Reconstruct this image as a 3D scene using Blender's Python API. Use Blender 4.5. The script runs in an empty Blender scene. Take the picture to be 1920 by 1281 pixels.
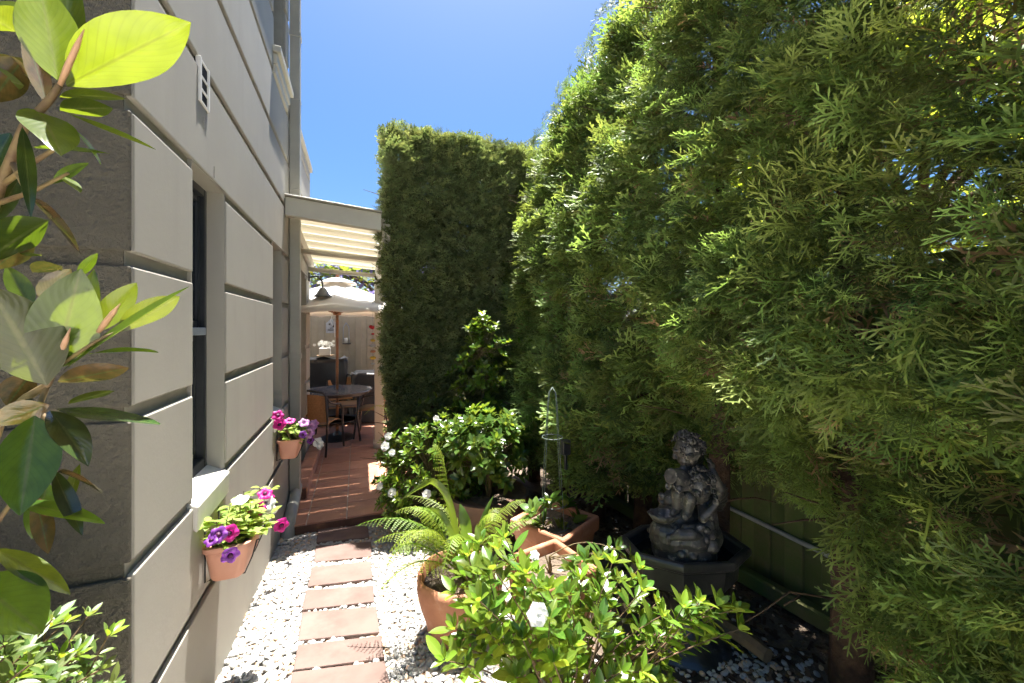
import bpy, bmesh, math, random
import numpy as np
from mathutils import Vector, Matrix, Euler, Quaternion
S = bpy.context.scene
C = S.collection
random.seed(7); RNG = np.random.default_rng(7)

# ---------------------------------------------------------------- camera, sky, sun
# heights are measured from eye level (z = 0); the garden floor lies about 1.6 m below
YAW = math.atan2(290, 760)
cam_d = bpy.data.cameras.new('camera'); cam = bpy.data.objects.new('camera', cam_d); C.objects.link(cam)
cam_d.sensor_width = 36; cam_d.lens = 760/1920*36; cam_d.shift_y = -26.5/1920
cam_d.clip_start = 0.02; cam_d.clip_end = 2000
cam.rotation_euler = (math.pi/2, 0, -YAW)
S.camera = cam

SUN = Vector((0.075, 0.20, 1.0)).normalized()
elev = math.asin(SUN.z); azim = math.atan2(SUN.x, SUN.y)
world = bpy.data.worlds.new('World'); S.world = world; world.use_nodes = True
wn = world.node_tree.nodes; wl = world.node_tree.links
bg = wn['Background']; bg.inputs[1].default_value = 0.05
sky = wn.new('ShaderNodeTexSky'); sky.sky_type = 'NISHITA'; sky.sun_disc = False
sky.sun_elevation = elev; sky.sun_rotation = azim; sky.air_density = 1.0; sky.dust_density = 2.4; sky.ozone_density = 4.0
hs = wn.new('ShaderNodeHueSaturation'); hs.inputs['Saturation'].default_value = 1.36     # a clear deep blue summer sky
wl.new(sky.outputs[0], hs.inputs['Color']); wl.new(hs.outputs[0], bg.inputs[0])
sd = bpy.data.lights.new('sun', 'SUN'); sd.energy = 5.0; sd.angle = math.radians(0.5); sd.color = (1, .96, .90)
so = bpy.data.objects.new('sun', sd); C.objects.link(so)
so.rotation_euler = SUN.to_track_quat('Z', 'Y').to_euler(); so.location = (4, 3, 12)
S.view_settings.view_transform = 'Standard'; S.view_settings.look = 'None'
S.view_settings.exposure = 2.15; S.view_settings.gamma = 1
S.cycles.max_bounces = 4; S.cycles.transparent_max_bounces = 4
S.cycles.diffuse_bounces = 3; S.cycles.transmission_bounces = 2; S.cycles.glossy_bounces = 2
S.cycles.use_adaptive_sampling = True; S.cycles.adaptive_threshold = .04; S.cycles.use_light_tree = False; S.cycles.use_denoising = True

# ---------------------------------------------------------------- materials
def lin(r, g, b):
    f = lambda c: (c/255)/12.92 if c/255 <= .04045 else ((c/255+.055)/1.055)**2.4
    return (f(r), f(g), f(b))
def mat(name, col, rough=.6, col2=None, vs=6, vc=(.35, .65), bump=0, bs=40, bd=.01, metal=0, spec=.5, rnd=0, coord='Object',
        trans=0, tcol=None, stain=None, ss=2, sth=(.55, .7), emit=None, coat=0, detail=6, streak=None):
    m = bpy.data.materials.new(name); m.use_nodes = True
    n, l = m.node_tree.nodes, m.node_tree.links
    p = n['Principled BSDF']; out = n['Material Output']
    p.inputs['Roughness'].default_value = rough; p.inputs['Metallic'].default_value = metal
    p.inputs['Specular IOR Level'].default_value = spec
    p.inputs['Coat Weight'].default_value = coat
    tc = n.new('ShaderNodeTexCoord')
    def noise(sc, det=detail, ro=.6):
        t = n.new('ShaderNodeTexNoise'); t.inputs['Scale'].default_value = sc; t.inputs['Detail'].default_value = det
        t.inputs['Roughness'].default_value = ro; l.new(tc.outputs[coord], t.inputs['Vector']); return t
    def mix(fac, a, b, mode='MIX'):
        x = n.new('ShaderNodeMix'); x.data_type = 'RGBA'; x.blend_type = mode
        for s, v in ((0, fac), (6, a), (7, b)):
            if hasattr(v, 'is_output'): l.new(v, x.inputs[s])
            else: x.inputs[s].default_value = (*v, 1) if isinstance(v, tuple) else v
        return x.outputs[2]
    def ramp(src, lo, hi):
        r = n.new('ShaderNodeMapRange'); r.inputs[1].default_value = lo; r.inputs[2].default_value = hi
        l.new(src, r.inputs[0]); return r.outputs[0]
    c = col
    if col2: c = mix(ramp(noise(vs).outputs[0], *vc), col, col2)
    if stain: c = mix(ramp(noise(ss, 8, .7).outputs[0], *sth), c, stain)
    if streak:                                            # rain streaks, drawn out downwards
        mp = n.new('ShaderNodeMapping'); mp.inputs['Scale'].default_value = (7, 7, .8); l.new(tc.outputs[coord], mp.inputs['Vector'])
        t = n.new('ShaderNodeTexNoise'); t.inputs['Scale'].default_value = 1; t.inputs['Detail'].default_value = 5; l.new(mp.outputs[0], t.inputs['Vector'])
        mu = n.new('ShaderNodeMath'); mu.operation = 'MULTIPLY'; l.new(ramp(t.outputs[0], .52, .80), mu.inputs[0]); l.new(ramp(noise(1.3).outputs[0], .42, .65), mu.inputs[1])
        c = mix(mu.outputs[0], c, streak)
    if rnd:
        oi = n.new('ShaderNodeObjectInfo')
        hs = n.new('ShaderNodeHueSaturation')
        a = n.new('ShaderNodeMapRange'); a.inputs[3].default_value = 1-rnd; a.inputs[4].default_value = 1+rnd
        l.new(oi.outputs['Random'], a.inputs[0]); l.new(a.outputs[0], hs.inputs['Value'])
        if hasattr(c, 'is_output'): l.new(c, hs.inputs['Color'])
        else: hs.inputs['Color'].default_value = (*c, 1)
        c = hs.outputs[0]
    if hasattr(c, 'is_output'): l.new(c, p.inputs['Base Color'])
    else: p.inputs['Base Color'].default_value = (*c, 1)
    if bump:
        b = n.new('ShaderNodeBump'); b.inputs['Strength'].default_value = bump; b.inputs['Distance'].default_value = bd
        l.new(noise(bs, 4).outputs[0], b.inputs['Height']); l.new(b.outputs[0], p.inputs['Normal'])
    if trans:
        t = n.new('ShaderNodeBsdfTranslucent'); t.inputs[0].default_value = (*(tcol or col), 1)
        ms = n.new('ShaderNodeMixShader'); ms.inputs[0].default_value = trans
        l.new(p.outputs[0], ms.inputs[1]); l.new(t.outputs[0], ms.inputs[2]); l.new(ms.outputs[0], out.inputs[0])
    if emit: p.inputs['Emission Color'].default_value = (*emit[0], 1); p.inputs['Emission Strength'].default_value = emit[1]
    return m

def leafmat(name, top, under, tcol, trans=.35, rough=.4, rnd=.25, rib=None, tip=None, huev=.02, spec=.5, noise2=None, twig=None):
    """a two-sided leaf: upper and lower face colours, a paler midrib, light passing through the blade"""
    m = bpy.data.materials.new(name); m.use_nodes = True
    n, l = m.node_tree.nodes, m.node_tree.links
    p = n['Principled BSDF']; out = n['Material Output']
    p.inputs['Roughness'].default_value = rough; p.inputs['Specular IOR Level'].default_value = spec
    def mix(fac, a, b):
        x = n.new('ShaderNodeMix'); x.data_type = 'RGBA'
        for s, v in ((0, fac), (6, a), (7, b)):
            if hasattr(v, 'is_output'): l.new(v, x.inputs[s])
            else: x.inputs[s].default_value = (*v, 1) if isinstance(v, tuple) else v
        return x.outputs[2]
    geo = n.new('ShaderNodeNewGeometry')
    c = mix(geo.outputs['Backfacing'], top, under)
    t = tcol
    if rib or tip:
        at = n.new('ShaderNodeAttribute'); at.attribute_name = 'leafuv'
        sep = n.new('ShaderNodeSeparateXYZ'); l.new(at.outputs['Vector'], sep.inputs[0])
    if tip:
        r = n.new('ShaderNodeMapRange'); r.inputs[1].default_value = .25; r.inputs[2].default_value = 1.0
        l.new(sep.outputs[1], r.inputs[0]); c = mix(r.outputs[0], c, tip)
    if twig:                                              # woody base of the spray
        r = n.new('ShaderNodeMapRange'); r.inputs[1].default_value = .12; r.inputs[2].default_value = .24; r.inputs[3].default_value = 1; r.inputs[4].default_value = 0
        l.new(sep.outputs[1], r.inputs[0]); c = mix(r.outputs[0], c, twig)
    if rib:
        ab = n.new('ShaderNodeMath'); ab.operation = 'ABSOLUTE'; l.new(sep.outputs[0], ab.inputs[0])
        r = n.new('ShaderNodeMapRange'); r.inputs[1].default_value = .02; r.inputs[2].default_value = .10
        r.inputs[3].default_value = 1; r.inputs[4].default_value = 0
        l.new(ab.outputs[0], r.inputs[0]); c = mix(r.outputs[0], c, rib)
        # side veins
        mm = n.new('ShaderNodeMath'); mm.operation = 'MULTIPLY_ADD'; mm.inputs[1].default_value = -.35
        l.new(ab.outputs[0], mm.inputs[0]); l.new(sep.outputs[1], mm.inputs[2])
        wv = n.new('ShaderNodeMath'); wv.operation = 'MULTIPLY'; wv.inputs[1].default_value = 70; l.new(mm.outputs[0], wv.inputs[0])
        sn = n.new('ShaderNodeMath'); sn.operation = 'SINE'; l.new(wv.outputs[0], sn.inputs[0])
        bp = n.new('ShaderNodeBump'); bp.inputs['Strength'].default_value = .05; bp.inputs['Distance'].default_value = .002
        l.new(sn.outputs[0], bp.inputs['Height']); l.new(bp.outputs[0], p.inputs['Normal'])
    if noise2:                                            # uneven blade: blotches and side veins, seen in both reflected and transmitted light
        tc = n.new('ShaderNodeTexCoord'); tx = n.new('ShaderNodeTexNoise'); tx.inputs['Scale'].default_value = noise2[1]; tx.inputs['Detail'].default_value = 6
        l.new(tc.outputs['Object'], tx.inputs['Vector'])
        r = n.new('ShaderNodeMapRange'); r.inputs[1].default_value = .40; r.inputs[2].default_value = .72; r.inputs[4].default_value = .75
        l.new(tx.outputs[0], r.inputs[0]); c = mix(r.outputs[0], c, noise2[0]); t = mix(r.outputs[0], t, tuple(k*.62 for k in tcol))
        r2 = n.new('ShaderNodeMapRange'); r2.inputs[1].default_value = .75; r2.inputs[2].default_value = 1.0; r2.inputs[4].default_value = .45
        l.new(sn.outputs[0], r2.inputs[0]); t = mix(r2.outputs[0], t, tuple(k*.6 for k in tcol))
        r3 = n.new('ShaderNodeMapRange'); r3.inputs[1].default_value = .02; r3.inputs[2].default_value = .07; r3.inputs[3].default_value = .8; r3.inputs[4].default_value = 0
        l.new(ab.outputs[0], r3.inputs[0]); t = mix(r3.outputs[0], t, tuple(k*.45 for k in tcol))
    oi = n.new('ShaderNodeObjectInfo')
    az = n.new('ShaderNodeAttribute'); az.attribute_name = 'leafuv'; sz = n.new('ShaderNodeSeparateXYZ'); l.new(az.outputs['Vector'], sz.inputs[0])
    ad = n.new('ShaderNodeMath'); ad.operation = 'ADD'; l.new(oi.outputs['Random'], ad.inputs[0]); l.new(sz.outputs[2], ad.inputs[1])
    rf = n.new('ShaderNodeMath'); rf.operation = 'FRACT'; l.new(ad.outputs[0], rf.inputs[0])
    def vary(src):
        hs = n.new('ShaderNodeHueSaturation')
        a = n.new('ShaderNodeMapRange'); a.inputs[3].default_value = 1-rnd; a.inputs[4].default_value = 1+rnd
        l.new(rf.outputs[0], a.inputs[0]); l.new(a.outputs[0], hs.inputs['Value'])
        m2 = n.new('ShaderNodeMath'); m2.operation = 'MULTIPLY'; m2.inputs[1].default_value = 7.31; l.new(rf.outputs[0], m2.inputs[0])
        m3 = n.new('ShaderNodeMath'); m3.operation = 'FRACT'; l.new(m2.outputs[0], m3.inputs[0])
        b = n.new('ShaderNodeMapRange'); b.inputs[3].default_value = .5-huev; b.inputs[4].default_value = .5+huev
        l.new(m3.outputs[0], b.inputs[0]); l.new(b.outputs[0], hs.inputs['Hue'])
        if hasattr(src, 'is_output'): l.new(src, hs.inputs['Color'])
        else: hs.inputs['Color'].default_value = (*src, 1)
        return hs.outputs[0]
    c = vary(c); t = vary(t)
    l.new(c, p.inputs['Base Color'])
    tr = n.new('ShaderNodeBsdfTranslucent'); l.new(t, tr.inputs[0])
    ms = n.new('ShaderNodeMixShader'); ms.inputs[0].default_value = trans
    l.new(p.outputs[0], ms.inputs[1]); l.new(tr.outputs[0], ms.inputs[2]); l.new(ms.outputs[0], out.inputs[0])
    return m

M = {}
M['pave'] = mat('added pale bounce paving', (.62, .58, .50), .85, (.54, .50, .43), 3, bump=.1)  # only for the unseen ground added to bounce light
PAINT = (.345, .325, .28)
M['paint'] = mat('painted render smooth', PAINT, .75, streak=tuple(k*.84 for k in PAINT), col2=tuple(k*.92 for k in PAINT), vs=1.7, bump=.12, bs=55, bd=.004, stain=tuple(k*.84 for k in PAINT), ss=2.3, sth=(.60, .85))
ROUGH_SHADE = (.118, .103, .077)  # the wall paint darkened, putting the front wall's shade into its colour
M['rough'] = mat('roughcast render darkened for shade', ROUGH_SHADE, .8, tuple(k*.85 for k in ROUGH_SHADE), 9, bump=1, bs=60, bd=.02)
M['core'] = mat('painted render in joints', tuple(k*.98 for k in PAINT), .85, tuple(k*.8 for k in PAINT), 5)
M['trim'] = mat('painted trim', (.52, .49, .40), .55, (.47, .44, .36), 3, bump=.05, bs=30)
M['pipe'] = mat('painted downpipe', (.36, .345, .29), .45, (.31, .295, .25), 4)
M['sill'] = mat('pale painted sill', (.66, .64, .57), .6, (.56, .54, .47), 6)
M['frame'] = mat('charcoal window frame', (.018, .021, .026), .35, (.03, .034, .04), 8)
M['alu'] = mat('grey sash rail', (.30, .34, .40), .4)
M['glass'] = mat('dark window glass', (.016, .022, .03), .05, spec=1.0)  # slight blue in the base colour stands in for a bluish reflection
M['white'] = mat('white painted metal', (.70, .69, .66), .5)
M['dark'] = mat('dark hollow', (.012, .011, .01), .9)
M['soil'] = mat('dark bark mulch', (.12, .09, .065), .95, (.20, .15, .105), 14, bump=1, bs=45, bd=.03)
M['gravel'] = mat('sand under the pebbles', (.42, .40, .36), .95, (.24, .22, .19), 30, bump=.8, bs=80)
M['pebble'] = mat('white pebble', (.40, .39, .37), .6, (.33, .32, .29), 25, rnd=.18)
M['pebbleb'] = mat('tan pebble', (.42, .27, .17), .6, (.55, .42, .30), 25, rnd=.25)
M['paver'] = mat('terracotta paver', (.165, .106, .088), .8, (.12, .075, .061), 5, bump=.12, bs=60, bd=.004, stain=(.195, .14, .12), ss=3, sth=(.5, .85), rnd=.05)
M['tile'] = mat('terracotta floor tile', (.52, .26, .17), .30, (.45, .21, .13), 11, bump=.05, bs=25, rnd=.16, stain=(.46, .22, .13), ss=4, sth=(.5, .8))
M['grout'] = mat('pale grout', (.50, .42, .35), .9)
M['slab'] = mat('patio slab edge', (.16, .075, .045), .85, (.1, .045, .03), 10, bump=.3)
M['terra'] = mat('terracotta pot', (.42, .185, .095), .75, (.33, .13, .065), 7, bump=.2, bs=35, bd=.004, stain=(.55, .37, .27), ss=5, sth=(.52, .8))
M['terrad'] = mat('weathered terracotta tub', (.19, .11, .07), .85, (.12, .075, .05), 6, bump=.25, bs=30, stain=(.25, .19, .13), ss=4, sth=(.5, .7))
M['plas'] = mat('pink plastic planter', (.56, .275, .19), .5, (.52, .25, .17), 5)
M['wire'] = mat('black wire', (.015, .015, .015), .45, metal=.4)
M['gwire'] = mat('green coated wire', (.11, .145, .125), .4)
M['board'] = mat('mossy fence board', (.17, .13, .065), .85, (.09, .11, .03), 4, bump=.5, bs=25, rnd=.25, stain=(.085, .125, .028), ss=2.2, sth=(.36, .56))
M['bboard'] = mat('painted back fence board', (.36, .31, .22), .7, (.30, .26, .18), 5, rnd=.08)
M['timber'] = mat('weathered timber', (.26, .17, .085), .85, (.15, .09, .045), 8, bump=.5, bs=30)
M['bark'] = mat('cypress bark', (.12, .065, .035), .95, (.055, .03, .018), 18, bump=1, bs=30, bd=.02)
M['twig'] = mat('dry twig', (.20, .125, .065), .9, (.10, .06, .035), 20)
M['stem'] = mat('green brown stem', (.17, .14, .055), .7, (.1, .065, .03), 20)
M['magstem'] = mat('magnolia twig', (.22, .16, .06), .7, (.13, .075, .035), 30)
M['bud'] = mat('magnolia bud', (.50, .28, .17), .6, (.40, .24, .13), 40)
M['cream'] = mat('cream roof sheet', (.78, .75, .64), .6, (.72, .69, .58), 3, trans=.35, tcol=(.8, .76, .64))
M['canvas'] = mat('white umbrella canvas', (.80, .79, .76), .85, (.74, .73, .69), 3, bump=.15, bs=8, trans=.25, tcol=(.85, .72, .55))
M['teak'] = mat('umbrella timber', (.30, .13, .05), .45, (.22, .09, .035), 12)
M['cover'] = mat('black vinyl cover', (.014, .015, .018), .28, (.022, .023, .026), 6, bump=.3, bs=7, bd=.03)
M['wicker'] = mat('tan wicker', (.42, .225, .085), .6, (.30, .15, .055), 60, bump=.6, bs=120, bd=.004)
M['iron'] = mat('dark brown metal', (.035, .025, .02), .4, (.05, .038, .03), 30)
M['ttop'] = mat('grey table top', (.16, .16, .165), .25, (.12, .12, .125), 15)
M['bronze'] = mat('weathered black cast stone', (.036, .032, .028), .36, (.08, .07, .06), 25, bump=.4, bs=90, bd=.004, stain=(.40, .345, .27), ss=24, sth=(.56, .67))
M['basin'] = mat('black cast basin', (.022, .021, .020), .28, (.04, .038, .035), 10, bump=.15, bs=50, stain=(.15, .145, .135), ss=6, sth=(.6, .75))
M['water'] = mat('still dark water', (.006, .007, .006), .04)
M['petalw'] = mat('white petal', (.82, .82, .78), .5, trans=.25, tcol=(.8, .8, .7))
M['petalm'] = mat('magenta petal', (.42, .006, .17), .5, (.55, .02, .26), 30, trans=.3, tcol=(.7, .02, .3))
M['petalp'] = mat('purple petal', (.13, .02, .22), .5, (.22, .05, .32), 30, trans=.25, tcol=(.3, .06, .45))
M['petall'] = mat('lilac petal', (.40, .17, .42), .5, (.5, .26, .5), 30, trans=.3, tcol=(.55, .25, .55))
M['throat'] = mat('dark flower throat', (.06, .004, .04), .6)
M['red'] = mat('red petal', (.50, .01, .015), .5)
M['yellow'] = mat('yellow ornament', (.55, .36, .03), .5)
M['plaque'] = mat('grey plaque', (.42, .44, .45), .6, (.33, .35, .36), 30)
M['rubber'] = mat('dark plastic', (.02, .02, .021), .4)
M['pvc'] = mat('grey conduit', (.42, .42, .40), .5, (.32, .32, .30), 6)
M['bluep'] = mat('jacaranda flower', (.20, .16, .48), .6, rnd=.3, trans=.3, tcol=(.35, .3, .7))

M['cyp'] = leafmat('cypress spray', (.152, .215, .05), (.14, .19, .048), (.26, .35, .06), .42, .5, .55, tip=(.235, .305, .08), twig=(.22, .125, .055), huev=.025, spec=.35)
M['cyp2'] = leafmat('clipped cypress spray', (.155, .195, .07), (.145, .18, .07), (.26, .31, .08), .38, .6, .40, tip=(.22, .265, .12), twig=(.14, .085, .045), huev=.02, spec=.35)
M['dead'] = leafmat('dead brown spray', (.40, .25, .12), (.38, .24, .115), (.4, .25, .1), .25, .8, .35)
M['mag'] = leafmat('magnolia leaf', (.085, .15, .02), (.055, .07, .010), (.165, .225, .010), .48, .26, .25, rib=(.24, .26, .07), huev=.02, spec=.9, noise2=((.05, .095, .014), 5))
M['magold'] = leafmat('old magnolia leaf', (.03, .062, .018), (.115, .062, .022), (.12, .13, .02), .16, .14, .25, rib=(.10, .12, .04), huev=.015, spec=.8, noise2=((.02, .035, .01), 6))
M['gard'] = leafmat('gardenia leaf', (.085, .155, .022), (.12, .18, .04), (.28, .40, .03), .38, .25, .35, rib=(.15, .22, .05), huev=.03, spec=.6)
M['gardn'] = leafmat('young gardenia leaf', (.17, .28, .025), (.20, .30, .04), (.36, .48, .03), .42, .3, .25, rib=(.22, .32, .06), huev=.02, spec=.6)
M['gardd'] = leafmat('glossy dark leaf', (.07, .13, .028), (.10, .15, .04), (.24, .34, .04), .34, .22, .35, rib=(.08, .13, .04), huev=.02, spec=.6)
M['azal'] = leafmat('azalea leaf', (.11, .165, .045), (.14, .18, .07), (.30, .40, .06), .33, .4, .35, rib=(.18, .22, .08), huev=.03)
M['fern'] = leafmat('fern pinna', (.17, .26, .03), (.19, .27, .04), (.38, .50, .04), .42, .5, .25, huev=.02)
M['strap'] = leafmat('strap leaf', (.07, .14, .02), (.09, .15, .03), (.25, .38, .03), .35, .3, .15)
M['pet'] = leafmat('petunia leaf', (.20, .29, .05), (.22, .30, .08), (.48, .58, .07), .42, .6, .25, huev=.02)
M['bgleaf'] = leafmat('far tree leaf', (.10, .15, .04), (.12, .16, .05), (.40, .48, .05), .45, .5, .4, huev=.03)
M['limeleaf'] = leafmat('sunlit lime leaf', (.20, .28, .04), (.22, .30, .05), (.60, .68, .05), .5, .5, .3, huev=.02)

# ---------------------------------------------------------------- helpers
def tag(o, label=None, cat=None, group=None, kind=None):
    if label: o['label'] = label
    if cat: o['category'] = cat
    if group: o['group'] = group
    if kind: o['kind'] = kind
    return o
def empty(name, loc, label, cat, group=None, rz=0):
    o = bpy.data.objects.new(name, None); C.objects.link(o); o.location = loc; o.rotation_euler = (0, 0, rz)
    o.empty_display_size = .1
    return tag(o, label, cat, group)
def link(name, me, parent=None, mw=None, kind=None):
    """link a mesh as an object; mw is its matrix in world space (parents are unrotated unless said)"""
    o = bpy.data.objects.new(name, me); C.objects.link(o)
    if parent is not None:
        o.parent = parent
        o.matrix_parent_inverse = parent_inv(parent)
    if mw is not None: o.matrix_basis = mw
    if kind: o['kind'] = kind
    return o
def parent_inv(p):
    m = Matrix.Identity(4); q = p
    chain = []
    while q is not None: chain.append(q); q = q.parent
    for q in reversed(chain): m = m @ q.matrix_parent_inverse @ q.matrix_basis
    return m.inverted()

class MB:
    def __init__(s): s.v = []; s.f = []
    def add(s, v, f):
        o = len(s.v); s.v.extend(tuple(x) for x in v); s.f.extend(tuple(i+o for i in q) for q in f)
    def box(s, x0, x1, y0, y1, z0, z1):
        s.add([(x0, y0, z0), (x1, y0, z0), (x1, y1, z0), (x0, y1, z0), (x0, y0, z1), (x1, y0, z1), (x1, y1, z1), (x0, y1, z1)],
              [(0, 3, 2, 1), (4, 5, 6, 7), (0, 1, 5, 4), (1, 2, 6, 5), (2, 3, 7, 6), (3, 0, 4, 7)])
    def hexa(s, lo, hi):   # 4 lower and 4 upper corners, both counter-clockwise from above
        s.add(list(lo)+list(hi), [(0, 3, 2, 1), (4, 5, 6, 7), (0, 1, 5, 4), (1, 2, 6, 5), (2, 3, 7, 6), (3, 0, 4, 7)])
    def tube(s, path, r, n=8, caps=True):
        path = [Vector(p) for p in path]; k = len(path)
        rr = r if isinstance(r, (list, tuple)) else [r]*k
        T = []
        for i in range(k):
            a = path[max(0, i-1)]; b = path[min(k-1, i+1)]; T.append((b-a).normalized() if (b-a).length > 1e-9 else Vector((0, 0, 1)))
        u = T[0].orthogonal().normalized(); vs = []
        for i in range(k):
            u = (u - T[i]*u.dot(T[i]))
            u = u.normalized() if u.length > 1e-6 else T[i].orthogonal().normalized()
            w = T[i].cross(u)
            for j in range(n):
                a = 2*math.pi*j/n
                vs.append(path[i] + (u*math.cos(a) + w*math.sin(a))*rr[i])
        fs = [(i*n+j, i*n+(j+1) % n, (i+1)*n+(j+1) % n, (i+1)*n+j) for i in range(k-1) for j in range(n)]
        if caps: fs += [tuple(range(n-1, -1, -1)), tuple((k-1)*n+j for j in range(n))]
        s.add(vs, fs)
    def lathe(s, prof, n=32, c=(0, 0, 0), close=False, rot=0, sx=1, sy=1):
        vs = []
        for r, z in prof:
            for j in range(n):
                a = 2*math.pi*j/n+rot; vs.append((c[0]+r*math.cos(a)*sx, c[1]+r*math.sin(a)*sy, c[2]+z))
        k = len(prof)
        fs = [(i*n+j, i*n+(j+1) % n, (i+1)*n+(j+1) % n, (i+1)*n+j) for i in range(k-1) for j in range(n)]
        if prof[0][0] > 1e-5: fs.append(tuple(range(n-1, -1, -1)))
        if prof[-1][0] > 1e-5: fs.append(tuple((k-1)*n+j for j in range(n)))
        s.add(vs, fs)
    def ball(s, c, r, n=10, sc=(1, 1, 1)):
        vs = []; fs = []; m = max(4, n//2+1)
        for i in range(m+1):
            t = math.pi*i/m
            for j in range(n):
                a = 2*math.pi*j/n
                vs.append((c[0]+r*sc[0]*math.sin(t)*math.cos(a), c[1]+r*sc[1]*math.sin(t)*math.sin(a), c[2]+r*sc[2]*math.cos(t)))
        fs = [(i*n+j, (i+1)*n+j, (i+1)*n+(j+1) % n, i*n+(j+1) % n) for i in range(m) for j in range(n)]
        s.add(vs, fs)
    def mesh(s, name, m, smooth=False, bevel=0, seg=1, angle=None):
        me = bpy.data.meshes.new(name); me.from_pydata([tuple(x) for x in s.v], [], s.f)
        if bevel:
            b = bmesh.new(); b.from_mesh(me)
            es = [e for e in b.edges if len(e.link_faces) == 2 and e.calc_face_angle(0) > .5]
            bmesh.ops.bevel(b, geom=es, offset=bevel, segments=seg, affect='EDGES', profile=.5)
            b.to_mesh(me); b.free()
        me.materials.append(m)
        if smooth:
            me.polygons.foreach_set('use_smooth', [True]*len(me.polygons))
            if angle: me.set_sharp_from_angle(angle=angle)
        me.update(); return me
    def build(s, name, m, parent=None, smooth=False, bevel=0, seg=1, kind=None, angle=None):
        return link(name, s.mesh(name, m, smooth, bevel, seg, angle), parent, None, kind)
def boxpart(name, b, m, parent=None, bevel=0, seg=1, kind=None):
    x = MB(); x.box(*b); return x.build(name, m, parent, False, bevel, seg, kind)

def frame(y, z=None):
    """rotation whose local +Y is y and whose local +Z is as near to z as can be"""
    y = Vector(y).normalized(); z = Vector(z) if z is not None else Vector((0, 0, 1))
    x = y.cross(z)
    if x.length < 1e-4: x = y.orthogonal()
    x.normalize(); z = x.cross(y)
    return Matrix((x, y, z)).transposed()
def place(p, y, z=None, s=1.0):
    m = frame(y, z).to_4x4() @ Matrix.Scale(s, 4); m.translation = Vector(p); return m

# ---- from a direction seen from the eye to a point at a known distance or plane (used once, when measuring the garden)
cY, sY = math.cos(YAW), math.sin(YAW)
def ray(px, py): r = (px-960)/760; u = -(py-614)/760; return Vector((r*cY+sY, cY-r*sY, u))
def atd(px, py, d): return ray(px, py)*d
def onX(px, py, X): d = ray(px, py); return d*(X/d.x)
def onY(px, py, Y): d = ray(px, py); return d*(Y/d.y)
G0, GS = -1.43, .087
def gz(y): return G0-GS*y if y < 3.9 else G0-GS*3.9
def onG(px, py): d = ray(px, py); return d*(G0/(d.z+GS*d.y))

def leafdata(L, W, n=6, fold=.15, curl=.1, peak=.45, tipw=.0, wave=0, m=2):
    """leaf blade along +Y, upper side +Z; returns verts, faces, leafuv"""
    vs, fs, uv = [], [], []
    rows = n+1; cols = 2*m+1
    for i in range(rows):
        t = i/n
        a = math.sin(math.pi*min(1, (t**(math.log(.5)/math.log(peak)))))**.8 if 0 < t < 1 else 0
        w = max(W*.5*a, W*.012)
        y = L*t; z0 = -curl*L*(t*t)
        for j in range(cols):
            u = (j-m)/m
            vs.append((u*w, y, z0+abs(u)*w*fold + wave*W*math.sin(t*9+u)*abs(u)*.3)); uv.append((u, t, 0))
    for i in range(n):
        for j in range(cols-1):
            a = i*cols+j; fs.append((a, a+1, a+cols+1, a+cols))
    return vs, fs, uv
def mesh_uv(name, vs, fs, uv, m, smooth=True):
    me = bpy.data.meshes.new(name); me.from_pydata([tuple(v) for v in vs], [], fs)
    at = me.attributes.new('leafuv', 'FLOAT_VECTOR', 'POINT'); at.data.foreach_set('vector', np.array(uv, dtype=np.float32).ravel())
    me.materials.append(m)
    if smooth: me.polygons.foreach_set('use_smooth', [True]*len(me.polygons))
    me.update(); return me
def bake(name, data, mats4, m, smooth=True):
    """many transformed copies of (verts, quads, uv) joined in one mesh; data is a list, mats4 a list of (index, Matrix)"""
    V, U, F = [], [], []; off = 0; rg = np.random.default_rng(len(mats4))
    for k in range(len(data)):
        A = np.array([np.array(mt) for q, mt in mats4 if q == k])
        if not len(A): continue
        v = np.array([tuple(x) for x in data[k][0]]); f = np.array(data[k][1]); u = np.array(data[k][2], dtype=np.float64); n = len(A)
        V.append((np.einsum('nij,vj->nvi', A[:, :3, :3], v)+A[:, None, :3, 3]).reshape(-1, 3))
        uu = np.repeat(u[None], n, 0); uu[:, :, 2] = rg.random(n)[:, None]; U.append(uu.reshape(-1, 3))
        F.append((f[None]+(np.arange(n)*len(v))[:, None, None]+off).reshape(-1, 4)); off += n*len(v)
    V = np.concatenate(V).astype(np.float32); U = np.concatenate(U).astype(np.float32); F = np.concatenate(F).astype(np.int32)
    me = bpy.data.meshes.new(name); me.vertices.add(len(V)); me.vertices.foreach_set('co', V.ravel())
    me.loops.add(F.size); me.loops.foreach_set('vertex_index', F.ravel()); me.polygons.add(len(F)); me.polygons.foreach_set('loop_start', np.arange(0, F.size, 4, dtype=np.int32))
    if smooth: me.polygons.foreach_set('use_smooth', np.ones(len(F), dtype=bool))
    at = me.attributes.new('leafuv', 'FLOAT_VECTOR', 'POINT'); at.data.foreach_set('vector', U.ravel())
    me.materials.append(m); me.update(calc_edges=True); return me

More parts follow.
